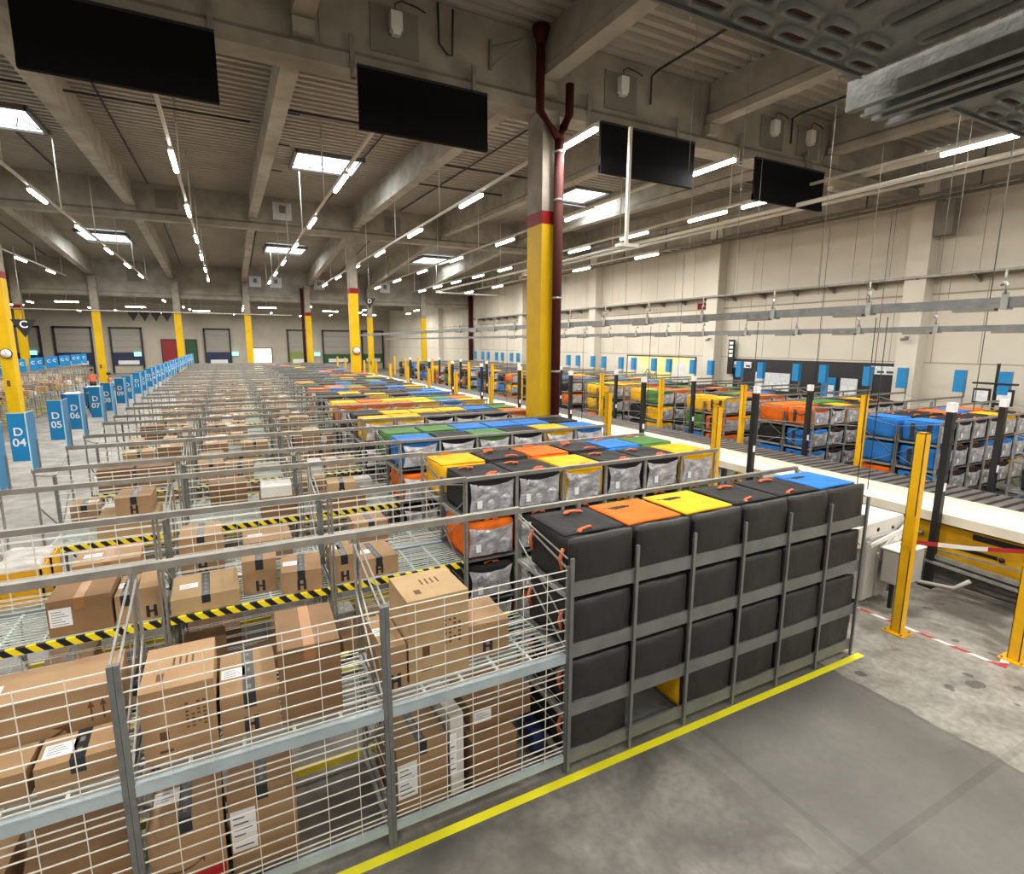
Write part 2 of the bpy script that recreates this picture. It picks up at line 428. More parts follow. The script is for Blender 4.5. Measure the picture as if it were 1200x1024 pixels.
# rainwater pipes
def downpipe(x, y, label, zt=9.3):
    t = thing('downpipe', label, 'pipe', (x, y, 0))
    MB().tube([(0, 0, 0), (0, 0, 7.45)], .095, 12).build('riser', M['pipe_red'], t)
    MB().tube([(0, 0, 7.3), (0, 0, 7.45), (-.44, .02, 7.9), (-.44, .02, zt)], .085, 12).build('left_branch', M['pipe_red'], t)
    MB().tube([(0, 0, 7.3), (0, 0, 7.5), (.1, .02, 7.7), (.23, .02, 7.95), (.23, .02, 8.5)], .085, 12).build('right_branch', M['pipe_red'], t)
    for zz in (1.2, 2.9, 4.4, 6.3, 7.2):
        MB().tube([(0, 0, zz), (0, 0, zz + .04)], .105, 12).build('pipe_clamp', M['galv'], t)
    MB().tube([(-.44, .02, zt - .25), (-.44, .02, zt + .05)], [.085, .17], 12).build('funnel', M['pipe_red'], t)
    return t
downpipe(6.12, 9.83, 'dark red downpipe with a forked top beside the nearest yellow column')
def plain_pipe(x, y, z1, label, r=.11):
    return tag(MB().tube([(x, y, 0), (x, y, z1)], r, 10).build('downpipe', M['pipe_red']), label, 'pipe')
plain_pipe(-11.85, 44.85, 7.55, 'dark red downpipe left of a far column, near the two workers')
plain_pipe(5.3, 44.85, 7.5, 'dark red downpipe left of the far column behind the clock column')
plain_pipe(19.2, 45.05, 7.5, 'dark red downpipe in the far right corner', .2)

# right wall
w = MB(); w.box(XR, XR + .2, YN, YF, 0, 9.2, 0)
yy = YN + .4
while yy < YF:
    w.box(XR - .004, XR, yy, yy + .02, 2.95, 5.5, 1); w.box(XR - .004, XR, yy + .3, yy + .318, 5.7, 8.5, 1); yy += 1.25
w.box(XR - .006, XR, YN, YF, 2.93, 2.96, 1); w.box(XR - .02, XR, YN, YF, 5.05, 5.1, 1); w.box(XR - .02, XR, YN, YF, 4.85, 4.87, 1)
struct(w.build('wall_right', [M['wallpanel'], M['seam']]), 'cream panelled right wall', 'wall')
for i, yp in enumerate((0.9, 9.6, 17.8, 26.9, 35.9, 44.6, 54)):
    p = MB(); p.box(19.42, XR, yp, yp + .62, 0, 8.6)
    struct(p.build('pilaster', M['walllow']), f'cream pilaster on the right wall, {ORD[i]} from the near end', 'pilaster')
lg = MB(); lg.box(19.3, 19.86, YN, 45, 5.55, 5.62, 0)
struct(lg.build('trim_1', M['rail']), 'long ledge along the right wall', 'ledge')
tp = MB(); tp.box(19.55, 19.9, YN, 45.3, 8.12, 8.7)
struct(tp.build('trim_2', M['concrete']), 'concrete edge beam on top of the right wall', 'beam')
i = 0; yy = 1.0
while yy < 44:
    b = MB(); b.prism([(19.34, 5.55), (19.895, 5.55), (19.895, 5.33)], yy, yy + .05, 'y')
    tag(b.build('ledge_bracket', M['rail']), 'triangular steel bracket under the long ledge on the right wall', 'bracket', 'brackets under the wall ledge')
    yy += 1.47
struct(MB().box(XL - .2, XL, YN, YF, 0, 10.4).build('wall_left', M['far_concrete']), 'concrete left wall', 'wall')
struct(MB().box(XL, XR, YN - .2, YN, 0, 10.4).build('wall_near', M['far_concrete']), 'concrete wall behind the camera', 'wall')
# far wall and its dock doors
fw = MB(); fw.box(XL, XR + 20, YF - 1, YF - .8, 0, 9)
for xx in range(-25, 20, 2): fw.box(xx, xx + .06, YF - 1.01, YF - 1, 0, 8.4)
struct(fw.build('wall_far', M['far_concrete']), 'grey concrete far wall with dock doors', 'wall')
nd = 0
def dock_door(x0, x1, cur, label, zt=4.9, zc=2.3, zc0=.9):
    global nd; nd += 1
    t = thing(f'door_{nd}', label, 'door', ((x0 + x1) / 2, 74.95, 0), 0, None, 'structure'); hw = (x1 - x0) / 2
    p = MB()
    for k in range(6):
        z0 = .9 + (zt - .9) * k / 6; p.box(-hw, hw, -.08, 0, z0 + .02, .9 + (zt - .9) * (k + 1) / 6)
    p.build('door_panel', M['door_grey'], t)
    MB().box(-hw, hw, -.14, -.09, zc0, zc).build('dock_curtain', cur, t)
    f = MB(); f.box(-hw - .18, -hw, -.2, 0, 0, zt + .2); f.box(hw, hw + .18, -.2, 0, 0, zt + .2); f.box(-hw - .18, hw + .18, -.2, 0, zt, zt + .2); f.build('door_frame', M['black'], t)
    MB().box(-hw * .7, hw * .75, -.2, -.15, .95, 1.4).build('dock_leveller', M['board'], t)
dock_door(-20.5, -17.6, M['door_blue'], 'grey dock door with a blue foot, leftmost on the far wall')
dock_door(-16.2, -13.2, M['door_blue'], 'grey dock door with a blue foot, second from the left')
dock_door(-11.3, -8.6, M['door_blue'], 'grey dock door with a blue foot behind the workers')
dock_door(-2.2, .3, M['door_blue'], 'grey dock door with a blue foot left of the open doorway')
dock_door(7.0, 9.2, M['door_olive'], 'grey dock door with an olive foot right of the open doorway')
dock_door(11.2, 14.6, M['door_green'], 'grey dock door with a dark green foot', 4.9, 2.0)
dock_door(16.2, 18.8, M['door_green'], 'grey dock door with a dark green foot, rightmost on the far wall', 4.9, 2.0)
def far_leaf(x0, x1, z0, z1, mt, label, nm='far_door'):
    t = thing(nm, label, 'door', ((x0 + x1) / 2, 74.9, 0), 0, None, 'structure'); hw = (x1 - x0) / 2
    MB().box(-hw, hw, -.06, .04, z0, z1).build('door_panel', mt, t)
    f = MB(); f.box(-hw - .1, -hw, -.1, .08, z0, z1 + .1); f.box(hw, hw + .1, -.1, .08, z0, z1 + .1); f.box(-hw, hw, -.1, .08, z1, z1 + .1); f.build('door_frame', M['black'], t)
far_leaf(-6.6, -5.2, 0, 3.7, M['door_red'], 'dark red door on the far wall', 'door_8')
far_leaf(-4.2, -3.2, 0, 3.7, M['door_green'], 'dark green door on the far wall', 'door_9')
far_leaf(2.6, 4.9, 0, 2.7, M['daylight'], 'open doorway with bright greenery outside', 'door_10')
for i, (x, z) in enumerate(((.85, 2.1), (-9.0, 2.1), (-18.2, 2.3), (10.3, 2.0))):
    tag(MB().box(x - .35, x + .35, 74.6, 74.7, z - .22, z + .22).build('exit_sign', M['exit_green']), f'lit green exit sign on the far wall, {ORD[i]} of four', 'sign', 'far exit signs')

# skylights
ns = 0
def skylight(x0, x1, y0, y1, label):
    global ns; ns += 1
    zc = interp(ROOF, (y0 + y1) / 2) - .06
    t = thing(f'window_{ns}', label, 'skylight', ((x0 + x1) / 2, (y0 + y1) / 2, zc), 0, None, 'structure')
    hx, hy = (x1 - x0) / 2, (y1 - y0) / 2
    MB().box(-hx, hx, -hy, hy, 0, .02).build('pane', M['skylight'], t)
    f = MB()
    for a in (-1, 1):
        f.box(a * hx - .05, a * hx + .05, -hy - .05, hy + .05, -.06, .1); f.box(-hx, hx, a * hy - .05, a * hy + .05, -.06, .1)
    f.build('frame', M['panelgrey'], t)
    g = MB()
    for k in range(5):
        u = -hx + .1 + (2 * hx - .2) * k / 4
        g.bar((u, hy * .6, -.03), (u + (.22 if k % 2 else -.22), -hy * .2, -.03), .03, .02)
    g.bar((-hx, hy * .6, -.03), (hx, hy * .6, -.03), .03, .02)
    g.build('grille', M['galv'], t)
    l = bpy.data.lights.new('skylight_daylight', 'AREA'); l.shape = 'RECTANGLE'; l.size = x1 - x0; l.size_y = y1 - y0; l.energy = 220; l.color = (.86, .94, 1)
    lo = bpy.data.objects.new('skylight_daylight', l); COL.objects.link(lo); lo.parent = t; lo.location = (0, 0, -.1)
skylight(-6.6, -4.35, 20.3, 22.3, 'bright skylight at the left edge of the near roof')
skylight(2.5, 4.7, 20.3, 22.3, 'bright skylight over the middle of the near roof')
skylight(12.9, 14.6, 19.4, 21.4, 'bright skylight right of the nearest column')
skylight(-6.65, -4.4, 37.0, 40.6, 'bright far skylight, leftmost of the rear three')
skylight(2.55, 4.85, 37.0, 40.2, 'bright far skylight, middle of the rear three')
skylight(12.2, 14.6, 36.6, 40.2, 'bright far skylight, rightmost of the rear three')

# lamp tracks and lamps
LAMP_W = 128
def lamp_light(x, y, z, e=LAMP_W, parent=None):
    l = bpy.data.lights.new('lamp_light', 'AREA'); l.shape = 'RECTANGLE'; l.size = .12; l.size_y = 1.5; l.energy = e; l.color = (1, .965, .9)
    o = bpy.data.objects.new('lamp_light', l); COL.objects.link(o); o.location = (x, y, z)
    if parent: o.parent = parent
_hs = MB().box(-.045, .045, -.75, .75, 0, .07).mesh('housing', M['white'])
_tb = MB().tube([(0, -.74, -.03), (0, .74, -.03)], .05, 8).mesh('tube', M['tube_on'])
TR = [-15.5, -12.0, -8.5, -4.25, -.73, 2.8, 6.3, 9.9, 13.45, 17.0]
for i, tx in enumerate(TR):
    z = 7.4
    y0 = 10.4 if tx < 12 else 1.0
    if tx == 17.0: y0 = 19
    t = thing('lamp_track', f'thin white ceiling track carrying lamps, {ORD[i]} from the left', 'lamp track', (tx, 0, z))
    MB().box(-.03, .03, y0, 43.5, .07, .13).build('rail', M['pipe_white'], t)
    for k in range(2 if y0 > 5 else 1, 9):
        yy = 17.2 + 5.1 * (k - 2)
        MB().tube([(0, yy, .13), (0, yy, interp(ROOF, yy) - z)], .018, 6).build('hanger', M['pipe_white'], t)
    ys = [9.6 + 5.1 * k for k in range(7)]
    if i == 8: ys = [10.9, 12.95] + [16.4 + 3.5 * k for k in range(8)]
    for k, yy in enumerate(ys):
        if yy < y0 - .5 and tx not in (6.3, 9.9): continue
        o = thing('ceiling_lamp', f'lit tube lamp, {ORD[k]} from the near end of the {ORD[i]} ceiling track', 'lamp', (tx, yy, z), 0, 'tube lamps under the near roof')
        put('housing', _hs, o); put('tube', _tb, o)
        lamp_light(0, 0, -.1, parent=o)
o = thing('ceiling_lamp', 'lit tube lamp at the top right beside the perforated deck', 'lamp', (13.4, 5.9, 7.4), 0, 'tube lamps under the near roof')
put('housing', _hs, o); put('tube', _tb, o); lamp_light(0, 0, -.1, parent=o)
# the hall goes on behind the camera with the same lamp grid
for tx in TR[2:]:
    for yy in (4.5, -.6, -5.7, -10.8):
        if yy > 0 and abs(tx - 13.45) < .1: continue
        o = thing('ceiling_lamp', f'lit tube lamp behind the camera, {ORD[TR.index(tx)]} ceiling track from the left', 'lamp', (tx, yy, 7.4), 0, 'tube lamps under the near roof')
        put('housing', _hs, o); put('tube', _tb, o); lamp_light(0, 0, -.1, parent=o)
# far hall lamps
for i, (x, y, ry) in enumerate(((-10.9, 55, 1), (-7, 60, 1), (-2, 64, 1), (-11, 64, 0), (-9.6, 68, 0), (-4, 50, 0), (-3.6, 54, 0), (-3.2, 58, 0), (-2.9, 62, 0), (1.5, 49, 0), (1.55, 53, 0), (1.6, 57, 0), (1.65, 61, 0),
                                (3.5, 55, 1), (6.8, 52, 0), (7.2, 56, 0), (7.6, 60, 0), (9.5, 58, 1), (12, 54, 0), (12.6, 59, 0), (14.5, 63, 1), (16.5, 52, 0), (17.5, 58, 0), (-14, 52, 0), (-13.6, 57, 0), (-16, 62, 1), (-6, 70, 0), (1, 70, 0), (8, 70, 0), (14, 70, 0), (-13, 70, 0), (4.5, 65, 0), (10.8, 66, 0))):
    o = thing('ceiling_lamp', 'small lit tube lamp hanging under the dark roof of the far hall', 'lamp', (x, y, 6.6), PI / 2 if ry else 0, 'lamps of the far hall')
    put('housing', _hs, o); put('tube', _tb, o); lamp_light(0, 0, -.1, 200, o)
    MB().tube([(0, 0, .07), (0, 0, 1.75)], .015, 6).build('hanger', M['pipe_white'], o)

# ------------------------------------------------------------------ under the roof
for x0, x1, lb in ((-2.09, .17, 'large black hanging panel at the left end of the near girder'), (2.17, 4.44, 'black hanging panel left of the nearest yellow column'),
                   (6.93, 9.45, 'black hanging panel right of the nearest yellow column'), (11.42, 13.98, 'black hanging panel farthest right on the near girder')):
    t = thing('black_screen', lb, 'panel', ((x0 + x1) / 2, 9.6, 6.92), 0, 'black panels under the girder'); hw = (x1 - x0) / 2
    MB().box(-hw, hw, -.03, .03, .0, .92).build('panel_face', M['screen'], t)
    MB().box(-hw, hw, -.045, .045, -.015, .12).build('bottom_rail', M['screen'], t)
    MB().box(-hw, hw, -.04, .04, .9, .94).build('top_rail', M['black'], t)
    for s in (-1, 1):
        MB().box(s * hw * .97 - .04, s * hw * .97 + .04, .46, .51, .9, 1.6).build('bracket', M['rail'], t)
        MB().box(s * hw * .97 - .03, s * hw * .97 + .03, 0, .5, .93, .97).build('arm', M['rail'], t)
def access_panel(x, lb):
    t = thing('access_panel', lb, 'panel', (x, 10.19, 8.45), 0, 'grey panels on the near girder')
    MB().box(-.42, .42, -.015, .03, -.05, .68).build('plate', M['panelgrey'], t)
    b = MB(); b.box(-.1, .1, -.16, -.015, .28, .58); b.box(-.07, .07, -.15, -.03, .22, .28); b.build('speaker_box', M['white'], t)
    MB().tube([(0, -.08, .58), (0, -.08, .72), (.12, -.06, .8), (.4, -.04, .78), (.55, -.03, .74)], .012, 6).build('cable', M['black'], t)
access_panel(2.97, 'grey plate with white box on the girder above the second black panel')
access_panel(7.85, 'grey plate with white box on the girder right of the nearest column')
access_panel(12.65, 'grey plate with white box on the girder, left of the far right pair')
for i, (px, py, pz, pl) in enumerate(((2.7, 28.09, 9.0, 'second girder, left of the clock column'), (7.8, 28.09, 8.9, 'second girder, right of the clock column'), (-1.8, 28.09, 9.0, 'second girder, above the left lamp tracks'),
        (2.2, 45.39, 7.5, 'far girder, over the open doorway'), (3.6, 45.39, 7.5, 'far girder, right of the open doorway'), (6.7, 45.39, 7.5, 'far girder, behind the clock column'), (11.8, 45.39, 7.5, 'far girder, right of the clock column'), (-5.2, 45.39, 7.5, 'far girder, left part'))):
    t = thing('vent_plate', f'pale square vent plate on the {pl}', 'panel', (px, py, pz), 0, 'pale vent plates')
    MB().box(-.4, .4, -.02, .02 if py < 40 else -.0, 0, .75).build('plate', M['panelgrey' if i in (1, 2, 7) else 'board'], t)
    MB().box(-.12, .12, -.12, -.02, .3, .6).build('fan_box', M['panelgrey'], t)
access_panel(14.05, 'grey plate with white box on the girder, right of the far right pair')
def conduit(pts, r, lb, cat='conduit', mt='black', nm='conduit'):
    return tag(MB().tube(pts, r, 6).build(nm, M[mt]), lb, cat)
conduit([(-14, 44.9, 5.5), (4.5, 44.9, 5.5)], .04, 'thin horizontal pipe across the far columns', 'pipe', 'pipe_white', 'service_pipe')
conduit([(3.75, 10.15, 9.4), (3.75, 10.12, 8.75), (3.9, 10.12, 8.6), (4.0, 10.12, 8.6), (4.02, 10.12, 9.35)], .02, 'black looped cable on the girder above the second black panel')
conduit([(8.6, -2, 9.0), (8.6, 9.9, 9.25), (8.6, 10.1, 9.2), (8.6, 10.1, 8.65)], .025, 'black conduit under the roof running to the girder right of the column')
conduit([(13.3, -2, 9.0), (13.3, 9.9, 9.25), (13.3, 10.12, 9.2), (13.3, 10.12, 8.6)], .025, 'black conduit running to the girder between the right pair of plates')
for i, (px, py0, py1) in enumerate(((-5.2, 11, 28), (1.9, 28.6, 45), (4.6, 11, 28), (8.1, 11, 28), (8.1, 28.6, 45), (12.3, 11, 28), (-9.6, 28.6, 45), (-2.4, 11, 45))):
    conduit([(px, py0, interp(ROOF, py0) - .05), (px, (py0 + py1) / 2, interp(ROOF, (py0 + py1) / 2) - .05), (px, py1 - .2, interp(ROOF, py1) - .05)], .025, f'thin sprinkler pipe under the roof deck, {ORD[i]} of eight', 'pipe', 'strap_dark', 'sprinkler_pipe')
for i, (x0, x1, yy) in enumerate(((-8, 1, 17.2), (1.5, 5.7, 15.8), (6.2, 10.2, 18.2), (6.2, 14.5, 21), (-3, 5.5, 33), (10.6, 19.2, 14.5))):
    z = interp(ROOF, yy) - .35
    conduit([(x0, yy, z), (x1, yy, z)], .03, f'cross pipe hung below the roof deck, {ORD[i]} from the near side', 'pipe', 'strap_dark', 'cross_pipe')
for i, (bx, by) in enumerate(((5.2, 9.95),)):
    t = thing('wall_bracket', 'steel angle bracket on the girder left of the red downpipe', 'bracket', (4.75, 10.18, 8.55))
    MB().box(0, .05, -.05, 0, 0, .5).build('upright', M['panelgrey'], t)
    MB().bar((.03, -.03, .4), (.55, -.35, .52), .03).build('arm', M['panelgrey'], t); MB().bar((.03, -.03, .05), (.55, -.35, .5), .025).build('brace', M['panelgrey'], t)
for i, yy in enumerate((12.6, 15.2, 17.6, 20.2)):
    t = thing('beam_bracket', f'dark L-shaped bracket on a roof beam, {ORD[i]} from the near end', 'bracket', (1.3, yy, 8.95), 0, 'dark brackets on the roof beam')
    MB().box(.09, .13, -.02, .02, 0, .45).build('upright', M['black'], t); MB().box(.09, .7, -.02, .02, 0, .03).build('arm', M['black'], t)
# pale service pipes on the right
conduit([(13.0, -6, 6.95), (13.0, 24, 6.95), (13.0, 36.5, 6.95), (13.2, 37, 6.95), (18.5, 37, 6.95)], .055, 'long pale service pipe bending towards the right wall', 'pipe', 'pipe_white', 'service_pipe')
conduit([(16.0, -6, 7.6), (16.0, 29.5, 7.6), (16.2, 30, 7.6), (19.4, 30, 7.6)], .055, 'upper pale service pipe bending towards the right wall', 'pipe', 'pipe_white', 'service_pipe')
conduit([(16.5, 2, 8.3), (16.5, 10.9, 8.3), (17.0, 11.4, 8.3), (19.3, 11.4, 8.3)], .11, 'thick pale duct pipe bending to the wall at the top right', 'pipe', 'pipe_white', 'duct_pipe')
lt = thing('cable_ladder', 'dark cable ladder along the top of the right wall', 'cable tray', (18.6, 0, 7.75))
MB().box(-.3, -.26, 1, 44, -.05, .05).build('side_rail', M['panelgrey'], lt); MB().box(.26, .3, 1, 44, -.05, .05).build('side_rail', M['panelgrey'], lt)
rg = MB()
for k in range(72): rg.box(-.26, .26, 1.2 + k * .6, 1.24 + k * .6, -.03, 0)
rg.build('rung', M['panelgrey'], lt)
for k in range(15): MB().box(-.31, -.28, 2 + k * 3, 2.03 + k * 3, 0, 1.0).build('hanger', M['black'], lt)
tag(MB().box(19.25, 19.6, 9.0, 9.5, 6.75, 7.75).build('junction_shroud', M['panelgrey']), 'rough grey shroud hanging at the top of the near pilaster', 'shroud')
# overhead cable trays over the conveyor with their clamps
def cable_tray(x, z, hw, hh, y0, y1, label, step, ph):
    t = thing('cable_tray', label, 'cable tray', (x, 0, z))
    c = MB(); c.prism([(-hw, -hh), (hw, -hh), (hw, hh), (hw - .012, hh), (hw - .012, -hh + .012), (-hw + .012, -hh + .012), (-hw + .012, hh), (-hw, hh)], y0, y1, 'y')
    yy = y0 + .2
    while yy < min(y1, 16):
        c.box(-hw - .001, -hw + .0, yy, yy + .1, -.01, .012, 1); yy += .22
    c.build('channel', [M['tray'], M['panelgrey']], t)
    yy = y0 + ph
    while yy < min(y1, 22):
        h = MB(); h.box(-hw - .03, hw + .03, yy - .035, yy + .035, -hh - .02, -hh); h.box(-hw - .03, -hw - .012, yy - .035, yy + .035, -hh, hh + .06)
        h.tube([(-hw - .02, yy, hh + .04), (-hw - .02, yy, hh + .16), (0, yy + .05, hh + .19), (.1, yy + .12, hh + .17)], .022, 6)
        h.tube([(0, yy + .05, hh + .17), (0, yy + .05, hh + .34)], .012, 6)
        h.build('clamp', M['galv'], t)
        MB().box(-hw, hw, yy + .1, yy + .55, -hh - .035, -hh - .001).build('joint_plate', M['panelgrey'], t)
        yy += step
    return t
cable_tray(8.6, 4.02, .055, .062, 1.2, 44, 'nearer long galvanised cable tray hung over the conveyor', 1.62, .5)
cable_tray(11.3, 3.78, .05, .05, 2.0, 44, 'farther long galvanised cable tray hung over the conveyor', 1.35, .6)
for i, (x, y, z0, z1) in enumerate(((8.6, 4.85, 1.25, 3.9), (8.62, 4.7, 1.3, 3.9), (8.6, 6.9, 1.1, 3.9), (8.6, 9.75, 1.1, 3.9), (8.6, 12.4, 1.1, 3.9), (11.3, 6.3, 2.4, 5.9), (11.3, 7.5, 2.3, 5.9), (11.3, 11.6, 2.3, 5.9), (8.6, 17, 1.1, 3.9), (11.3, 4.6, 2.4, 8))):
    conduit([(x, y, z0), (x, y, z1)], .006, f'thin dark drop cable at the conveyor trays, {ORD[i]} of ten', 'cable', 'black', 'drop_cable')
for i, (x, y) in enumerate(((4.0, 4.2), (7.2, 7.4), (8.6, 4.1), (8.6, 5.8), (8.6, 7.5), (8.6, 10.7), (11.3, 5.2), (11.3, 6.6), (11.3, 9.3), (9.6, 3.9))):
    conduit([(x, y, 4.3 if x > 8 else 6.4), (x, y, interp(ROOF, y) - .05)], .004, f'thin pale suspension wire hanging from the roof, {ORD[i]} of ten', 'wire', 'rail', 'suspension_wire')
t = thing('drop_pole', 'thin grey pole hanging below the third black panel with a small lamp plate', 'pole', (7.2, 9.0, 5.45))
MB().box(-.03, .03, -.03, .03, 0, 2.15).build('pole', M['pipe_white'], t); MB().box(-.2, .25, -.1, .1, -.06, 0).build('foot_plate', M['white'], t)

# perforated deck overhead
def deck_plank(x0, x1, y0, y1, z, label):
    t = thing('deck_plank', label, 'deck plank', (0, 0, z))
    MB().box(x0, x1, y0, y1, 0, .05).build('plate', M['dull_steel'], t)
    MB().box(x0, x1, y1 - .012, y1, -.012, .0).build('edge_fold', M['dull_steel'], t)
    def oval(cx, cy, lx, ly):
        n = 28; rings = []
        for g, dz in ((0, 0), (.006, -.012), (.011, -.016), (.017, -.015), (.02, -.006), (.021, -.001)):
            ring = []
            for k in range(n):
                a = 2 * PI * k / n; ca, sa = math.cos(a), math.sin(a); r_ = min(lx, ly)
                ex = cx + (max(-1, min(1, ca * 3)) * (lx - r_) if lx > ly else 0) + ca * (r_ - g)
                ey = cy + (max(-1, min(1, sa * 3)) * (ly - r_) if ly > lx else 0) + sa * (r_ - g)
                ring.append((ex, ey, dz))
            rings.append(ring)
        sl = MB(); sl.add([p for r in rings for p in r], [(i * n + k, i * n + (k + 1) % n, (i + 1) * n + (k + 1) % n, (i + 1) * n + k) for i in range(5) for k in range(n)], 0, True)
        q = sl.build('embossed_slot', M['dull_steel'], t)
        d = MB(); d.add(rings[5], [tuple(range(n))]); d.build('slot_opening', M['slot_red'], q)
    x = x1 - .1
    while x > max(x0 + .15, .8):
        oval(x, y1 - .065, .08, .038); oval(x - .095, y1 - .158, .08, .038); x -= .19
    x = x1 - .08
    while x > max(x0 + .05, 1.2):
        oval(x, y1 - .43, .036, .2); oval(x, y1 - .9, .036, .2); x -= .19
    MB().box((x0 + x1) / 2 - .03, (x0 + x1) / 2 + .03, y0 + .05, y0 + .1, .05, 4.6).build('hanger', M['dull_steel'], t)
    return t
deck_plank(-.6, 2.2, .1, 1.4, 4.5, 'perforated galvanised deck plank overhead, left of the channel beams')
deck_plank(2.64, 4.4, .1, 1.36, 4.48, 'perforated galvanised deck plank overhead, right of the channel beams')
def channel(x, label):
    c = MB(); pr = [(x - .07, 4.42), (x - .035, 4.42), (x - .035, 4.432), (x - .058, 4.432), (x - .058, 4.518), (x + .058, 4.518), (x + .058, 4.432), (x + .035, 4.432), (x + .035, 4.42), (x + .07, 4.42), (x + .07, 4.53), (x - .07, 4.53)]
    c.prism(pr, -.6, 1.5, 'y')
    tag(c.build('channel_beam', M['dull_steel']), label, 'beam')
channel(2.35, 'left one of two galvanised channel beams overhead between the deck planks')
channel(2.53, 'right one of two galvanised channel beams overhead between the deck planks')

# ------------------------------------------------------------------ things on the right wall
tag(MB().box(19.86, 19.895, 18.5, 19.35, 5.1, 5.38).build('wall_sign', M['col_red']), 'small plain red sign high on the right wall beside a pilaster', 'sign')
mu = thing('mural', 'large pastel yellow and pink mural on the right wall', 'mural', (19.86, 21.8, 1.2))
MB().box(0, .03, -2.5, 2.5, 0, 1.65).build('painted_panel', M['mural'], mu)
f = MB(); f.box(-.02, .03, -2.55, 2.55, 1.65, 1.7); f.box(-.02, .03, -2.55, -2.5, 0, 1.65); f.box(-.02, .03, 2.5, 2.55, 0, 1.65); f.build('frame', M['strap_dark'], mu)
f = MB()
for a, b in (((-.3, .2), (.5, 1.0)), ((.5, 1.0), (.9, .5)), ((.0, .2), (.5, .8)), ((.9, .5), (.3, .2)), ((.2, .6), (.8, .3)), ((-.3, .2), (-.1, 1.2))):
    f.bar((-.006, a[0] + .3, a[1]), (-.006, b[0] + .3, b[1]), .06, .01)
f.build('dark_drawing', M['strap_dark'], mu)
dsc = MB(); dsc.add([(-.012, -1.6 + .55 * math.cos(2 * PI * k / 24), .8 + .7 * math.sin(2 * PI * k / 24)) for k in range(24)], [tuple(range(24))]); dsc.build('pale_disc', M['white'], mu)
bw = thing('black_notice_wall', 'wide black panel on the right wall behind the notice boards', 'wall panel', (19.86, 13.6, .9))
MB().box(-.03, .03, -3.2, 3.4, 0, 1.98).build('panel', M['blackwall'], bw)
for i, (yy, z0, hh, wd, mt, lb) in enumerate(((15.0, 1.3, 1.05, 1.6, 'board', 'white notice board covered in sheets on the black wall panel'), (12.6, 1.35, .95, .55, 'sign', 'blue notice board with pictures on the black wall panel'),
        (11.85, 1.35, .95, .6, 'board', 'narrow white notice board beside the blue one'), (10.75, 2.5, .28, .8, 'board', 'small white plate at the near top corner of the black panel'), (16.5, 2.5, .26, .9, 'board', 'small white plate at the far top corner of the black panel'))):
    t = thing('notice_board', lb, 'notice board', (19.79, yy, z0))
    MB().box(-.02, .03, -wd / 2, wd / 2, 0, hh).build('board', M[mt], t)
    s = MB()
    for a in range(max(1, int(wd / .3))):
        for b in range(max(1, int(hh / .36))):
            s.box(-.024, -.02, -wd / 2 + .05 + a * .3, -wd / 2 + .27 + a * .3, .05 + b * .34, .33 + b * .34 if hh > .3 else .12)
    s.build('sheet', M['paper'] if mt == 'sign' else M['ink'] if hh < .3 else M['paper'], t)
vs_ = thing('vertical_sign', 'narrow black and white vertical sign beside the black panel', 'sign', (19.7, 17.1, 2.2)); MB().box(0, .05, -.15, .15, 0, 1.5).build('board', M['black'], vs_)
s = MB()
for k in range(4): s.box(-.006, 0, -.1, .1, .75 + k * .18, .87 + k * .18)
s.build('marks', M['paper'], vs_)
for i, (yy, zz) in enumerate(((9.9, 4.0), (9.9, 3.75), (18.0, 3.75))):
    t = thing('wall_camera', f'small grey camera on a pilaster of the right wall, {ORD[i]} from the near end', 'camera', (19.42, yy, zz))
    MB().box(-.2, 0, -.02, .02, -.02, .02).build('arm', M['rail'], t)
    MB().tube([(-.22, -.1, -.05), (-.22, .1, -.08)], .05, 8).build('body', M['panelgrey'], t)
t = thing('monitor_stand', 'two small bright monitors on a black stand by the right wall', 'monitor', (19.0, 7.3, 0))
MB().box(-.03, .03, -.03, .03, 0, 3.0).build('pole', M['black'], t); MB().box(-.2, .2, -.2, .2, 0, .04).build('foot', M['black'], t)
for k in (-1, 1):
    s = MB().box(-.12, -.06, k * .26 - .2, k * .26 + .2, 1.85, 2.3).build('monitor', M['black'], t)
    MB().box(-.125, -.12, k * .26 - .16, k * .26 + .16, 1.93, 2.24).build('screen', M['board'], s)
MB().box(-.14, 0, -.5, .5, 2.42, 2.47).build('cross_bar', M['black'], t); MB().box(-.3, .05, -.45, .45, 1.62, 1.68).build('tray', M['black'], t)
# column clocks, letter signs
def clock(x, y, z, label):
    t = thing('wall_clock', label, 'clock', (x, y, z))
    MB().tube([(0, 0, 0), (0, -.07, 0)], .19, 24).build('case', M['black'], t)
    MB().tube([(0, -.07, 0), (0, -.076, 0)], .165, 24).build('face', M['clockface'], t)
    h = MB(); h.bar((0, -.08, 0), (.1, -.08, .03), .02, .004); h.bar((0, -.08, 0), (-.03, -.08, .12), .014, .004); h.build('hands', M['black'], t)
clock(5.74, 28.0, 3.1, 'round white clock on the second yellow column')
clock(-7.62, 28.0, 3.02, 'round white clock on the yellow column at the left edge')
def tri_sign(x, y, z, s, ch, label):
    t = thing('hanging_sign', label, 'sign', (x, y, z))
    MB().prism([(-s * .62, s * .5), (s * .62, s * .5), (0, -s * .6)], -.03, .03, 'y').build('board', M['black'], t)
    put('lettering', text_mesh(ch, s * .6, M['paper']), t, (0, -.035, s * .18))
    MB().tube([(0, 0, s * .5), (0, 0, s * .5 + 2.6)], .012, 6).build('hanger', M['rail'], t)
tri_sign(-6.7, 26.9, 4.0, .6, 'C', 'black triangular hanging sign with a white C')
tri_sign(6.85, 29.6, 5.55, .5, 'D', 'black triangular hanging sign with a white D')
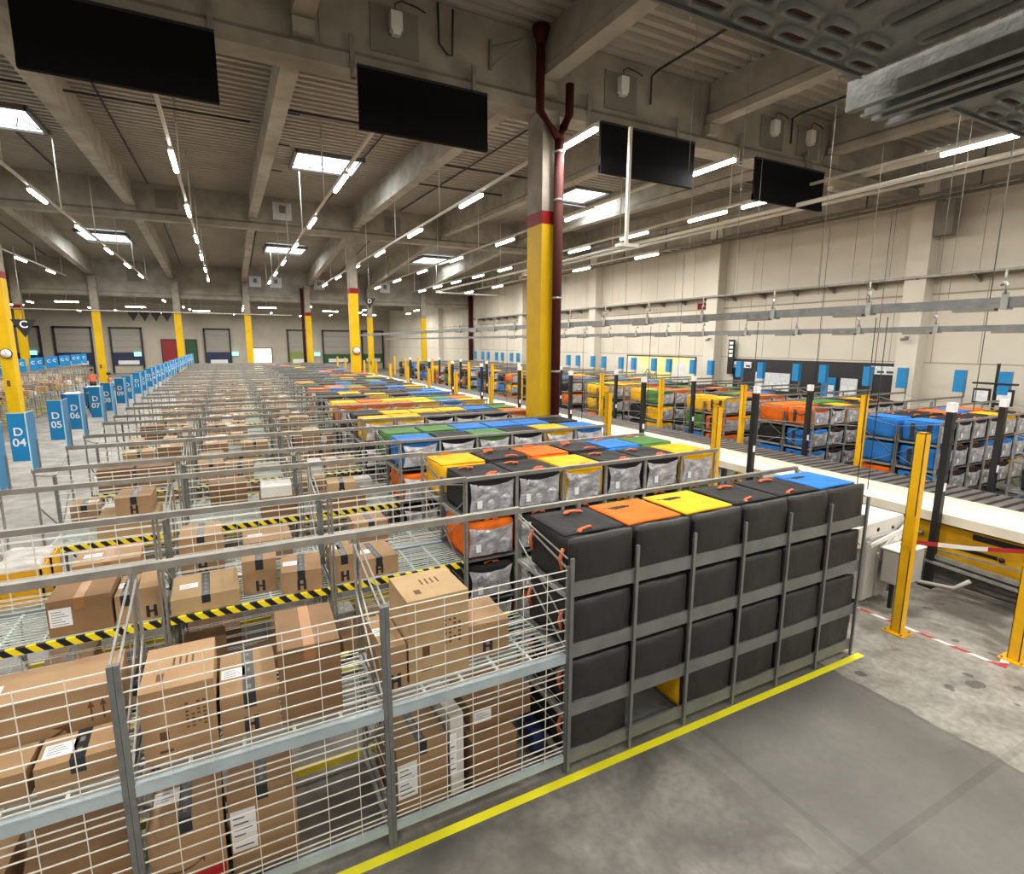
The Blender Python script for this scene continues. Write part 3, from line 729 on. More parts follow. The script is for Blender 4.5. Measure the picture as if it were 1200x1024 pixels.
for i in range(4): tag(MB().prism([(-.5, .4), (.5, .4), (0, -.5)], 0, .05, 'y').build('hanging_sign', M['black'], None, (-8.0 + i * .95, 66, 6.0)), 'small black triangular sign hanging in the far hall', 'sign', 'black signs in the far hall')

# ------------------------------------------------------------------ racks
UW, BAY = 1.453, .642         # parcel shelf unit width, bag bay width
XS = [-2.12, -2.12 + UW, -2.12 + 2 * UW, 2.24]
ZD = [.1, .53, 1.05, 1.57]    # bag decks
def shelf_parts(dep, end=False):
    """wire parcel shelf: front (aisle side) at y=0, back at y=dep; list of (part, builder, material)"""
    P = []
    for x in (.015, UW - .015):
        P.append(('post', MB().box(x - .009 if x < 1 else x - .006, x + .006 if x < 1 else x + .009, 0, .03, 0, 2.0), 'rail'))
        P.append(('post', MB().box(x - .014, x + .014, dep - .036, dep, 0, 1.8), 'post'))
    P.append(('top_rail', MB().box(0, UW, -.022, .03, 1.99, 2.042), 'rail'))
    b = MB(); b.box(.03, UW - .03, dep - .034, dep - .004, .99, 1.055); b.box(.03, UW - .03, dep - .05, dep - .0, 1.055, 1.062)
    P.append(('back_beam', b, 'bluebeam'))
    b = MB(); b.box(.03, UW - .03, dep - .034, dep - .004, .1, .16)
    P.append(('foot_beam', b, 'bluebeam'))
    w = MB(); yb = dep - .018
    zs = [.2, .235, .285, .37, .46, .55, .64, .73, .82, .88, .93] + [1.1, 1.135, 1.18, 1.27, 1.36, 1.45, 1.54, 1.63, 1.71, 1.77]
    for z in zs: w.bar((.03, yb, z), (UW - .03, yb, z), .0064, m=0, caps=False)
    for k in range(1, 7):
        xx = UW * k / 7; w.bar((xx, yb + .007, .12), (xx, yb + .007, 1.78), .0042, caps=False)
    P.append(('back_mesh', w, 'wire'))
    for z, nm, ed in ((1.02, 'upper_deck', 'hazard'), (.12, 'lower_deck', 'yellowtape')):
        d = MB(); yy = .06
        while yy < dep - .05:
            d.bar((.03, yy, z + .028), (UW - .03, yy, z + .028), .009, m=0, caps=False); yy += .056
        for k in range(1, 5): d.bar((UW * k / 5, .03, z + .012), (UW * k / 5, dep - .03, z + .012), .02, .02)
        if z > .5: P.append((nm, d, 'deckwire'))
        P.append(('shelf_edge', MB().box(.036, UW - .036, .0, .03, z - .03, z + .032), ed))
    for x in (.02, UW - .02):
        s = MB()
        s.bar((x, .03, 1.0), (x, dep - .03, 1.0), .03, .045); s.bar((x, .03, .12), (x, dep - .03, .12), .03, .045)
        s.bar((x, .03, 1.95), (x, dep - .03, 1.78), .012); s.bar((x, .03, 1.55), (x, dep - .03, 1.1), .012); s.bar((x, .03, .2), (x, dep - .03, .95), .02)
        for z in (.35, .6, .8): s.bar((x, .03, z), (x, dep - .03, z), .007)
        s.box(x - .006, x + .006, .012, .03, .1, 1.96)
        P.append(('side_frame', s, 'galv'))
    return P
def bagrack_parts(dep, front_rail=True):
    P = []
    for k in range(7):
        x = BAY * k
        P.append(('post', MB().box(x - .016, x + .016, 0, .03, 0, 2.0), 'galv'))
        P.append(('post', MB().box(x - .015, x + .015, dep - .001, dep + .022, 0, 1.87), 'beam'))
    for z, hh in zip(ZD, (.1, .1, .1, .1)):
        P.append(('back_beam', MB().box(-.01, 6 * BAY + .01, dep - .024, dep - .002, z - .03, z + .088), 'beam'))
        d = MB(); d.box(0, 6 * BAY, .03, dep - .025, z - .03, z - .012)
        for k in range(7): d.box(BAY * k - .012, BAY * k + .012, .03, dep - .02, z - .05, z)
        P.append(('deck', d, 'post'))
    P.append(('top_rail', MB().box(0, 6 * BAY + .02, -.018, .03, 1.99, 2.03), 'rail'))
    for x in (-.02, 6 * BAY + .02):
        s = MB(); s.box(x - .006, x + .006, .01, .03, .3, 1.99)
        s.bar((x, .03, 1.98), (x, dep - .03, 1.86), .01); s.bar((x, .03, 1.75), (x, dep - .03, 1.3), .01); s.bar((x, .03, .9), (x, dep - .03, 1.25), .01); s.bar((x, .03, 1.55), (x, dep - .03, 1.55), .03, .03); s.bar((x, .03, 1.02), (x, dep - .03, 1.02), .03, .03); s.bar((x, .03, .5), (x, dep - .03, .5), .03, .03)
        P.append(('side_brace', s, 'galv'))
    return P
_cache = {}
def rack(name, key, parts, label, cat, loc, rz, group, detail):
    """detail: an Empty with its parts; else one mesh (too far away to show its parts)"""
    kk = (key, detail)
    if kk not in _cache:
        if detail: _cache[kk] = [(nm, mb.mesh(nm, M[mt]), None) for nm, mb, mt in parts]
        else:
            mts = sorted(set(mt for _, _, mt in parts)); a = MB()
            for nm, mb, mt in parts: a.merge(mb, None, mts.index(mt))
            _cache[kk] = a.mesh(name, [M[q] for q in mts])
    if detail:
        t = thing(name, label, cat, loc, rz, group)
        for nm, me, _ in _cache[kk]: put(nm, me, t)
        return t
    return tag(put(name, _cache[kk], None, loc, rz), label, cat, group)
DEP1, DEP = .87, .775
SP1, SP, BP1, BP = shelf_parts(DEP1), shelf_parts(DEP), bagrack_parts(DEP1), bagrack_parts(.745)
XB0 = 12.2                       # right-hand racks start here
XRS = [XB0 + 6 * BAY + .02, XB0 + 6 * BAY + .02 + UW]
NB = 14
ROWS = []                        # (row number, y of the front, facing)
ROWS.append((1, 4.18, 1))
for k in range(NB + 1):
    ROWS.append((2 + 2 * k, 5.42 + 2.6 * k, -1)); ROWS.append((3 + 2 * k, 6.97 + 2.6 * k, 1))
bayname = ['left bay', 'middle bay', 'bay beside the bags']
def fpos(x, w, yf, face):        # origin and rotation of a unit spanning x..x+w whose front is at yf
    return ((x, yf, 0), 0) if face < 0 else ((x + w, yf, 0), PI)
for r, yf, face in ROWS:
    dep = DEP1 if r == 1 else DEP
    for i in range(3):
        loc, rz = fpos(XS[i], UW, yf, face)
        rack('wire_shelf', ('s', r == 1), SP1 if r == 1 else SP, f'galvanised wire parcel shelf, {bayname[i]} of the {ORD[r - 1]} left-hand row', 'shelf', loc, rz, 'wire parcel shelves', r <= 9)
    loc, rz = fpos(XS[3], 6 * BAY, yf, face)
    rack('bag_rack', ('b', r == 1), BP1 if r == 1 else BP, f'grey steel bag rack at the conveyor end of the {ORD[r - 1]} left-hand row', 'rack', loc, rz, 'bag racks left of the conveyor', r <= 7)
    loc, rz = fpos(XB0 - (.35 if r == 1 else 0), 6 * BAY, yf, face)
    rack('bag_rack', ('b', r == 1), BP1 if r == 1 else BP, f'grey steel bag rack across the conveyor, {ORD[r - 1]} right-hand row from the front', 'rack', loc, rz, 'bag racks right of the conveyor', r <= 7)
    for i in range(2):
        loc, rz = fpos(XRS[i], UW, yf, face)
        rack('wire_shelf', ('s', r == 1), SP1 if r == 1 else SP, f'wire parcel shelf near the right wall, {ORD[i]} bay, {ORD[r - 1]} right-hand row', 'shelf', loc, rz, 'wire shelves at the right wall', False)

# ------------------------------------------------------------------ delivery bags
BW, BD, BH = .6, .66, .425
def bag_meshes():
    B = {}
    for c in FAB:
        for q in range(2):
            B['body', c, q] = rbox(BW, BD, BH, .03, 6, .012, .03, q + 1).mesh('body', FAB[c])
        lid = rbox(BW - .004, BD * .88, .022, .01, 6, .004, .032, 3)
        B['lid', c] = lid.mesh('lid', FAB[c])
    for q in range(3): B['back', q] = rbox(BW + .012, .06, BH + .014, .028, 8, .012, 0, q + 7, .012).mesh('back_panel', M['bagback'])
    for q in range(3):
        mb = MB(); nx, nz = 16, 12; vs = []
        for j in range(nz + 1):
            for i in range(nx + 1):
                u, v = -1 + 2 * i / nx, j / nz
                hw = .282 * (1 - .14 * math.sin(PI * v) * (1 if q else .4)); x = u * hw
                z = .03 + v * (.35 - .05 * (1 - u * u) * (v ** 2))
                nn = noise.noise(Vector((x * 9, z * 9, q * 5.3))) * .022 + noise.noise(Vector((x * 22 + 4, z * 16, q * 2.3))) * .012
                vs.append((x, -.012 + nn - .012 * (1 - u * u) * math.sin(PI * v), z))
        mb.add(vs, [(j * (nx + 1) + i, j * (nx + 1) + i + 1, (j + 1) * (nx + 1) + i + 1, (j + 1) * (nx + 1) + i) for j in range(nz) for i in range(nx)], 0, True)
        B['window', q] = mb.mesh('window', M['silver'])
    h = MB(); h.tube([(-.09, 0, 0), (-.07, 0, .016), (0, .01, .024), (.07, 0, .016), (.09, 0, 0)], .013, 6); h.tube([(.02, -.01, .014), (.1, .03, .01)], .012, 6)
    B['handle'] = h.mesh('handle', M['handle'])
    B['tag'] = MB().box(-.03, .03, -.003, .003, -.045, .045).mesh('label_tag', M['paper'])
    LW, LD = BW - .004, BD * .88
    def lidz(u, v): return (u, v, .0125 - .032 * (1 - (2 * u / LW) ** 2) * (1 - (2 * v / LD) ** 2))
    s = MB(); smile(s, -.02, .02, .26, lidz)
    for v0, u0, u1 in ((-.15, -.16, .06), (-.2, -.12, .2)):
        n_ = 12; s.add([lidz(u0 + (u1 - u0) * i / n_, v0 + d_) for i in range(n_ + 1) for d_ in (0, .022)], [(2 * i, 2 * i + 2, 2 * i + 3, 2 * i + 1) for i in range(n_) if i % 5 != 3])
    B['smile_dark'] = s.mesh('printed_mark', M['print'])
    B['smile_light'] = s.mesh('printed_mark', M['panelgrey'])
    st = MB()
    for yy in (-.16, .14):
        st.box(-BW / 2 - .012, -BW / 2 + .002, yy - .04, yy + .04, .05, .37); st.box(-BW / 2 - .014, -BW / 2, yy - .028, yy + .028, .13, .2)
    st.tube([(-BW / 2 - .015, -.16, .3), (-BW / 2 - .035, -.02, .25), (-BW / 2 - .015, .14, .3)], .011, 6)
    B['side_strap'] = st.mesh('side_strap', M['strap_dark'])
    st = MB()
    st.tube([(-BW / 2 - .012, 0, .33), (-BW / 2 - .04, 0, .25), (-BW / 2 - .012, 0, .15)], .018, 6)
    B['side_loop'] = st.mesh('side_loop', M['handle'])
    return B
BG = bag_meshes()
def bag(x, y, z, face, body, lid, label, group, lidshow=True, back=False, strap=None, rich=True):
    """x,y is the bag's centre on its deck; face -1: window towards -y"""
    rz = (0 if face < 0 else PI) + rnd.uniform(-.02, .02)
    t = thing('delivery_bag', label, 'bag', (x + rnd.uniform(-.008, .008), y, z), rz, group)
    q = rnd.randrange(3)
    put('body', BG['body', body, q % 2], t)
    if lidshow: put('lid', BG['lid', lid], t, (0, .02 if not back else -.06, BH - .012))
    if back: put('back_panel', BG['back', q], t, (0, BD / 2 - .012, 0))
    if not back:
        put('window', BG['window', q], t, (0, -BD / 2 - .004, 0))
        if rich:
            put('label_tag', BG['tag'], t, (-.17 + .02 * q, -BD / 2 - .04, .13))
            put('handle', BG['handle'], t, (0.02, -BD / 2 + .04, BH - .004))
    if lidshow and rich:
        put('printed_mark', BG['smile_light' if lid == 'black' else 'smile_dark'], t, (0, .02 if not back else -.06, BH - .002), (0, 0, PI if back else 0))
        if lid == 'black': put('handle', BG['handle'], t, (.06, .16 if back else -.2, BH - .004), .3); put('handle', BG['handle'], t, (-.1, -.26 if back else .2, BH - .004), -.2)
    if strap == 'side_loop':
        for yy in (-.26, .24): put('side_loop', BG[strap], t, (0, yy, 0))
    elif strap: put(strap, BG[strap], t)
    return t
def bagcol(far=False): return rnd.choices(['black', 'orange', 'yellow', 'blue', 'green'], [.66, .08, .07, .13, .06] if far else [.4, .18, .18, .15, .09])[0]
LIDS = {1: ['black', 'orange', 'yellow', 'black', 'black', 'blue'], 2: ['black', 'black', 'yellow', 'black', 'black', 'yellow'], 3: ['yellow', 'black', 'orange', 'black', 'blue', 'green'],
        4: ['blue', 'black', 'green', 'black', 'yellow', 'blue'], 5: ['green', 'green', 'blue', 'blue', 'blue', 'black'], 6: ['yellow', 'yellow', 'black', 'black', 'black', 'orange'],
        7: ['black', 'yellow', 'yellow', 'yellow', 'blue', 'green'], 8: ['orange', 'orange', 'orange', 'yellow', 'blue', 'yellow'], 9: ['yellow', 'orange', 'yellow', 'yellow', 'green', 'orange']}
tier = ['bottom tier', 'second tier', 'third tier', 'top tier']
FARBAGS = []
def fill_bags(x0, r, yf, face, side):
    far = r > (11 if side < 0 else 10)
    dep = DEP1 if r == 1 else DEP
    lids = LIDS.get(r) if side < 0 else None
    for k in range(6):
        lidc = lids[k] if lids else bagcol(r > 13)
        for z in range(4):
            endcol = side > 0 and k == 0
            show = z == 3 or (r <= 2 and side < 0) or (face < 0 and z >= (2 if r > 5 and side < 0 else 1)) or (endcol and z >= 1)
            if side > 0 and r == 1: show = k < 2 and z > 0
            if not show: continue
            if r == 1 and side < 0 and z == 0 and k == 1: continue        # the empty slot of the front rack
            body = 'black'
            if z == 3: body = lidc
            elif rnd.random() < .5: body = bagcol()
            if r == 1 and side < 0:
                body = 'yellow' if (z, k) == (0, 2) else 'black'
            if r == 2 and side < 0 and k == 0 and z == 2: body = 'orange'
            if endcol:
                body = {2: ['blue', 'blue', 'blue', 'blue'], 3: ['blue', 'orange', 'blue', 'blue'], 4: ['red', 'blue', 'blue', 'orange'], 5: ['blue', 'blue', 'black', 'orange'],
                        6: ['orange', 'orange', 'orange', 'yellow'], 7: ['blue', 'blue', 'green', 'yellow'], 8: ['yellow', 'yellow', 'yellow', 'green'], 9: ['black', 'black', 'black', 'yellow'],
                        1: ['blue', 'blue', 'black', 'blue']}.get(r, [bagcol()] * 4)[z]
                body = 'orange' if body == 'red' else body
                if z == 3 and r in (2, 3, 4, 5, 6, 7, 8, 9): lidc = {2: 'blue', 3: 'blue', 4: 'orange', 5: 'orange', 6: 'yellow', 7: 'yellow', 8: 'green', 9: 'yellow'}[r]
            x = x0 + BAY * (k + .5)
            yc = yf + (-face) * (.045 + BD / 2 + (.125 if r == 1 else 0))
            if far: FARBAGS.append((x, yc, ZD[z], face, body, lidc)); continue
            st = 'side_loop' if (side < 0 and k == 0 and r == 1) else 'side_strap' if (endcol and r in (2, 4, 6)) else None
            if st and face > 0: st = None if k == 0 and r != 1 else st
            where = f'{ORD[r - 1]} rack row ' + ('left' if side < 0 else 'right') + ' of conveyor'
            nm = f'{lidc} topped' if z == 3 else f'{body}'
            lb = f'{nm} delivery bag, {tier[z]}, {ORD[k]} column from left, {where}'
            b = bag(x, yc, ZD[z], face, body, lidc, lb, f'delivery bags in rack row {r} ' + ('left of the conveyor' if side < 0 else 'right of the conveyor'), z == 3 or r == 1, r == 1 and side < 0, None if (st and face > 0) else st, r <= 3 or (side > 0 and r <= 4))
            if st and face > 0:
                for yy in (-.26, .24): s_ = put(st, BG[st], b, (0, yy, 0)); s_.scale = (-1, 1, 1)
for r, yf, face in ROWS:
    fill_bags(XS[3], r, yf, face, -1)
    fill_bags(XB0 - (.35 if r == 1 else 0), r, yf, face, 1)
# everything farther than the nearest three hundred bags: one mass
fb = MB(); cols = list(FAB); 
lo_b, lo_l = rbox(BW, BD, BH, .03, 1), rbox(BW - .01, BD * .9, .03, .01, 3, 0, .03)
lo_w = MB(); lo_w.box(-.25, .25, -.012, 0, .04, .34)
for x, y, z, face, body, lidc in FARBAGS:
    mt = Matrix.Translation((x, y, z)) @ Matrix.Rotation((0 if face < 0 else PI) + rnd.uniform(-.04, .04), 4, 'Z')
    fb.merge(lo_b, mt, cols.index(body)); fb.merge(lo_l, mt @ Matrix.Translation((0, 0, BH - .01)), cols.index(lidc))
    if face < 0: fb.merge(lo_w, mt @ Matrix.Translation((0, -BD / 2, 0)), 5)
tag(fb.build('distant_delivery_bags', [FAB[c] for c in cols] + [M['silver']]), 'mass of distant coloured delivery bags filling the far racks', 'bags', None, 'stuff')

# ------------------------------------------------------------------ cartons
def carton(w, d, h, mt='carton', tape=None, label=None, hmark=False, sm=False, prints=0, arrows=False, red=False):
    """parts of a carton standing on z=0, front at -d/2"""
    P = [('body', MB().box(-w / 2, w / 2, -d / 2, d / 2, 0, h).box(-.0012, .0012, -d / 2, d / 2, h, h + .0008), mt)]
    e = .0018
    if tape:
        tw = .035; b = MB(); b.box(-tw, tw, -d / 2, d / 2, h, h + e); b.box(-tw, tw, -d / 2 - e, -d / 2, h - min(.1, h * .5), h + e); b.box(-tw, tw, d / 2, d / 2 + e, h - min(.1, h * .5), h + e)
        P.append(('tape', b, 'tape_' + tape))
        if tape == 'black':
            b = MB(); k = -d / 2 + .05
            while k < d / 2 - .06: b.box(-.012, .012, k, k + .045, h + e, h + e + .0004); k += .1
            P.append(('tape_print', b, 'panelgrey'))
    if hmark:
        b = MB()
        for s in (-1, 1): b.box(s * .028 - .013, s * .028 + .013, -d / 2 - e, -d / 2, .02, min(.13, h * .6))
        b.box(-.02, .02, -d / 2 - e, -d / 2, min(.065, h * .3), min(.085, h * .4)); P.append(('tape_mark', b, 'tape_black'))
    if label:
        lx, ly = min(.075, w * .25), min(.055, d * .2)
        if label == 'top':
            b = MB(); b.box(-w * .25 - lx, -w * .25 + lx, -ly, ly, h, h + e); i = MB()
            for k in range(4): i.box(-w * .25 - lx * .8, -w * .25 + lx * (.1 + .2 * ((k * 2) % 3)), -ly * .7 + ly * .4 * k, -ly * .6 + ly * .4 * k, h + e, h + e + .0004)
        else:
            z0 = h * .5; b = MB(); b.box(-w * .3 - lx, -w * .3 + lx, -d / 2 - e, -d / 2, z0 - h * .22, z0 + h * .28); i = MB()
            for k in range(6): i.box(-w * .3 - lx * .8, -w * .3 + lx * (.7 - .3 * (k % 3)), -d / 2 - e - .0004, -d / 2 - e, z0 - h * .17 + h * .07 * k, z0 - h * .155 + h * .07 * k)
        P += [('label', b, 'paper'), ('label_print', i, 'ink')]
    if sm or prints or arrows:
        b = MB(); fn = lambda u, v: (u, -d / 2 - .0012, v)
        if sm: smile(b, -w * .1, h * .45, w * .55, fn)
        if arrows:
            for s in (0, 1):
                x = w * .32 + s * .06; b.bar((x, -d / 2 - .0008, h * .45), (x, -d / 2 - .0008, h * .68), .008, .002); b.add([fn(x - .018, h * .66), fn(x + .018, h * .66), fn(x, h * .76)], [(0, 1, 2)])
        if prints:
            for a in range(4):
                for c in range(7):
                    if (a * 7 + c * 5) % 9 < 7: b.box(w * .08 + a * w * .08, w * .08 + a * w * .08 + w * .045, -d / 2 - .0012, -d / 2, h * .72 - c * h * .055, h * .72 - c * h * .055 + h * .026)
            b.box(-w * .28, -w * .16, -d / 2 - .0012, -d / 2, h * .3, h * .42); b.box(-w * .3, -w * .12, -d / 2 - .0012, -d / 2, h * .12, h * .16)
            for a in range(4): b.box(-w * .1 + a * w * .09, -w * .07 + a * w * .09, 0, d * .2, h, h + .0012)
            b.box(-w * .3, -w * .2, -d * .3, -d * .15, h, h + .0012)
        P.append(('print', b, 'print'))
    if red:
        P.append(('red_sticker', MB().box(-w * .3, w * .48, -d / 2 - e, -d / 2, .0, h * .3), 'red_box'))
    return P
_cc = {}
def put_carton(key, kw, label, loc, rz=0, detail=True, group=None):
    kk = (key, detail)
    if kk not in _cc:
        P = carton(**kw)
        if detail: _cc[kk] = [(nm, mb.mesh(nm, M[mt])) for nm, mb, mt in P]
        else:
            mts = sorted(set(mt for _, _, mt in P)); a = MB()
            for nm, mb, mt in P: a.merge(mb, None, mts.index(mt))
            _cc[kk] = a.mesh('carton', [M[q] for q in mts])
    if detail:
        t = thing('carton', label, 'box', loc, rz, group)
        for nm, me in _cc[kk]: put(nm, me, t)
        return t
    return tag(put('carton', _cc[kk], None, loc, rz), label, 'box', group)
UP, LO = 1.053, .0              # the wire deck, and the floor under it
CUS = [
 # x0, x1, y0, y1, z, h, rot, options, label  (row D 01, seen through its back mesh)
 (-.60, -.22, 3.46, 3.98, UP, .46, .0, dict(prints=1), 'tall plain carton with small dark print, front mesh shelf, left of the taped one'),
 (-.20, .13, 3.48, 4.02, UP, .29, .0, dict(tape='black', label='top', hmark=True), 'carton with black tape and address label between two bigger front-shelf cartons'),
 (.15, .53, 3.47, 4.04, UP, .52, -.04, dict(tape='brown', mt='carton2'), 'darker brown carton, right of the black-taped one on the front mesh shelf'),
 (.80, .97, 3.5, 4.0, UP, .34, .02, dict(hmark=True, label='top'), 'narrow carton left of the tallest carton on the front mesh shelf'),
 (.99, 1.46, 3.52, 3.98, UP, .64, .02, dict(prints=1, mt='carton3'), 'tallest pale carton with printed columns on the front mesh shelf'),
 (1.50, 1.86, 3.62, 4.05, UP, .27, -.06, dict(hmark=True), 'small carton right of the tallest one on the front mesh shelf'),
 (-1.62, -.74, 3.76, 4.14, UP, .42, .06, dict(sm=True, arrows=True, label='top'), 'long flat carton with a smile print and arrows on front shelf'),
 (-1.10, -.72, 3.47, 3.74, UP, .17, .03, dict(label='top', tape='black'), 'low carton with a white label before the long smile carton'),
 (-1.46, -1.13, 3.48, 3.74, UP, .17, -.03, dict(hmark=True), 'low carton at the lower left edge of the front shelf'),
 (-.66, -.25, 3.52, 4.0, LO, .46, .03, dict(sm=True, label='top', red=True, tape='black'), 'carton with smile print and red sticker on the lower front shelf'),
 (-.21, .2, 3.56, 4.02, LO, .48, -.03, dict(tape='black', label='front'), 'carton with black tape and label next to the red-stickered one below'),
 (.86, 1.26, 3.5, 4.05, LO, .44, .05, dict(tape='black', label='front'), 'carton with long black tape left of the thin white carton'),
 (1.29, 1.40, 3.52, 3.98, LO, .56, .05, dict(mt='cartonw', label='front'), 'thin white carton standing upright on the lower front shelf'),
 (1.47, 1.85, 3.46, 4.0, LO, .3, -.02, dict(label='top', mt='carton2'), 'brown carton right of the thin white one on lower front shelf'),
 (1.50, 2.05, 3.6, 4.06, LO + .302, .2, .0, dict(label='front', mt='carton2'), 'carton with labels stacked on the brown one, lower front shelf'),
 (-1.26, -.78, 3.55, 4.0, LO, .42, .12, dict(mt='carton2'), 'plain brown carton in the lower left of the front shelf'),
 (-1.9, -1.35, 3.55, 4.0, LO, .38, .0, dict(tape='black'), 'black-taped carton at the lower left corner of front shelf'),
 # row D 02, facing the camera
 (-1.49, -1.05, 5.48, 6.0, UP, .32, .0, dict(label='front', mt='carton2', tape='brown'), 'dark brown carton with a big label, row D 02 upper shelf'),
 (-1.03, -.88, 5.5, 5.98, UP, .26, .0, dict(tape='black', label='top'), 'narrow black-taped carton right of the big-labelled one, row D 02'),
 (-.86, -.70, 5.5, 5.95, UP, .3, .04, dict(hmark=True), 'narrow carton left of the divider in the left bay, row D 02'),
 (-.63, -.07, 5.46, 6.02, UP, .15, .03, dict(tape='black', label='top', mt='carton3'), 'wide low carton with black tape and label, row D 02 middle bay'),
 (-.02, .29, 5.62, 6.08, UP, .34, -.05, dict(tape='black', hmark=True), 'carton with H tape mark right of the wide low one, row D 02'),
 (.32, .70, 5.46, 5.92, UP, .22, -.1, dict(tape='black', label='top', hmark=True), 'turned carton with two tape marks, row D 02 middle bay'),
 (.80, 1.02, 5.48, 6.0, UP, .3, .0, dict(tape='black', label='top', hmark=True), 'narrow upright taped carton, row D 02 bay beside the bags'),
 (1.05, 1.46, 5.5, 5.98, UP, .2, .06, dict(tape='black', label='top', hmark=True), 'low taped carton nearest the bags, row D 02 upper shelf'),
 (-1.9, -1.3, 5.5, 6.05, LO, .3, .0, dict(mt='carton2'), 'large plain carton under the hazard-striped edge, row D 02 left bay'),
 (-1.15, -.75, 5.5, 5.95, LO, .32, .0, dict(tape='black'), 'taped carton, row D 02 lower shelf, right end of the left bay'),
 (-.58, -.22, 5.5, 5.95, LO, .5, .05, dict(mt='carton2'), 'dark carton standing below the wide low carton, row D 02'),
 (.0, .4, 5.55, 6.0, LO, .22, .3, dict(mt='carton2', label='top'), 'dark tilted-round carton in row D 02 lower shelf, middle bay'),
 (.86, 1.3, 5.5, 6.0, LO, .26, .0, dict(red=True), 'carton with a red stripe, row D 02 lower shelf beside the bags'),
 # row D 03, behind row D 02
 (-1.50, -.95, 6.36, 6.86, UP, .3, .05, dict(label='top', tape='brown'), 'carton covered in white labels behind row D 02, left bay'),
 (-.6, -.2, 6.4, 6.86, UP, .42, .0, dict(tape='black', hmark=True), 'black-taped carton, row D 03 middle bay, left of centre'),
 (.0, .5, 6.4, 6.86, UP, .26, .0, dict(label='top'), 'labelled carton, row D 03 upper shelf, right of centre'),
 (1.2, 1.6, 6.4, 6.86, UP, .3, .0, dict(tape='black'), 'taped carton, row D 03 upper shelf near the bags'),
 # row D 04
 (-1.39, -1.0, 8.1, 8.62, UP + .27, .24, .0, dict(tape='black', hmark=True), 'upper one of two black-taped cartons stacked in row D 04'),
 (-1.6, -.95, 8.08, 8.66, UP, .268, .0, dict(mt='carton3'), 'wide pale carton under the black-taped one, row D 04'),
 (.28, .68, 8.1, 8.5, UP + .3, .15, -.05, dict(mt='cartonw', label='top'), 'white carton on top of a brown one, row D 04'),
 (.26, .72, 8.08, 8.56, UP, .298, .0, dict(mt='carton2'), 'brown carton under the white one, row D 04 middle bay'),
 (1.18, 1.58, 8.1, 8.5, UP + .2, .2, -.1, dict(tape='black', hmark=True, mt='carton3'), 'pale taped carton on the upper shelf of row D 04 near the bags'),
 (1.1, 1.7, 8.08, 8.56, UP, .198, .0, dict(mt='carton2'), 'flat brown carton under the pale taped one, row D 04'),
]
for i, (x0, x1, y0, y1, z, h, rz, kw, lb) in enumerate(CUS):
    if z == LO: h += .13
    elif z < .5: z += .13
    put_carton(('cus', i), dict(w=x1 - x0, d=y1 - y0, h=h, **kw), lb, ((x0 + x1) / 2, (y0 + y1) / 2, z + .001), rz, True, None)
PRO = [dict(w=.42, d=.4, h=.3, tape='black', hmark=True), dict(w=.3, d=.42, h=.24, tape='black', label='top', hmark=True), dict(w=.5, d=.45, h=.36, mt='carton2'), dict(w=.36, d=.4, h=.42, mt='carton3', prints=1),
       dict(w=.56, d=.44, h=.2, tape='black', label='top', mt='carton3'), dict(w=.26, d=.36, h=.3, label='front'), dict(w=.46, d=.42, h=.26, tape='brown', label='top'), dict(w=.4, d=.4, h=.34, sm=True, tape='black'),
       dict(w=.34, d=.3, h=.16, mt='cartonw', label='top'), dict(w=.24, d=.4, h=.2, mt='cartonw'), dict(w=.4, d=.3, h=.22, mt='red_box'), dict(w=.36, d=.36, h=.24, mt='teal_box')]
LOOK = ['black-taped brown carton', 'small taped labelled carton', 'plain dark carton', 'pale printed carton', 'wide low pale carton', 'narrow labelled carton', 'brown-taped labelled carton', 'smile-printed carton', 'small white labelled carton', 'small white carton', 'red carton', 'teal carton']
FARBOX = []
def fill_shelf(x, r, yf, face, bay, up, side, detail, pfull):
    cx = x + .06; n = 0
    while True:
        if rnd.random() > pfull: cx += rnd.uniform(.1, .4)
        q = rnd.choices(range(12), [6, 6, 5, 4, 5, 4, 4, 4, 3, 2, .5, .3])[0]; w = PRO[q]['w']
        if cx + w > x + UW - .05: break
        y = yf - face * (.05 + PRO[q]['d'] / 2 + rnd.uniform(0, .2)); z = (UP if up else LO) + .001
        yaw = rnd.uniform(-.07, .07) + (PI if face > 0 else 0)
        if r > 13 or (side > 0 and r > 5): FARBOX.append((q, cx + w / 2, y, z, yaw))
        else:
            where = f'{bayname[bay]}, {ORD[r - 1]} left row' if side < 0 else f'{ORD[bay]} bay, {ORD[r - 1]} right-hand row'
            put_carton(('pro', q), PRO[q], f'{LOOK[q]}, {ORD[n]} from left, {"upper" if up else "lower"} shelf, {where}', (cx + w / 2, y, z), yaw, detail, 'cartons on the wire shelves')
        n += 1
        cx += w + rnd.uniform(.02, .1)
for r, yf, face in ROWS:
    for b in range(3):
        if r > 3:
            if not (r == 4 and b < 3): fill_shelf(XS[b], r, yf, face, b, True, -1, r <= 7, .75)
            if face < 0 and r <= 8: fill_shelf(XS[b], r, yf, face, b, False, -1, r <= 5, .7)
        elif r == 3: fill_shelf(XS[b], r, yf, face, b, False, -1, True, .6)
    if r > 1:
        for b in range(2): fill_shelf(XRS[b], r, yf, face, b, True, 1, False, .6)
fx = MB(); MTS = ['carton', 'carton2', 'carton3', 'cartonw', 'red_box', 'teal_box', 'tape_black', 'paper']
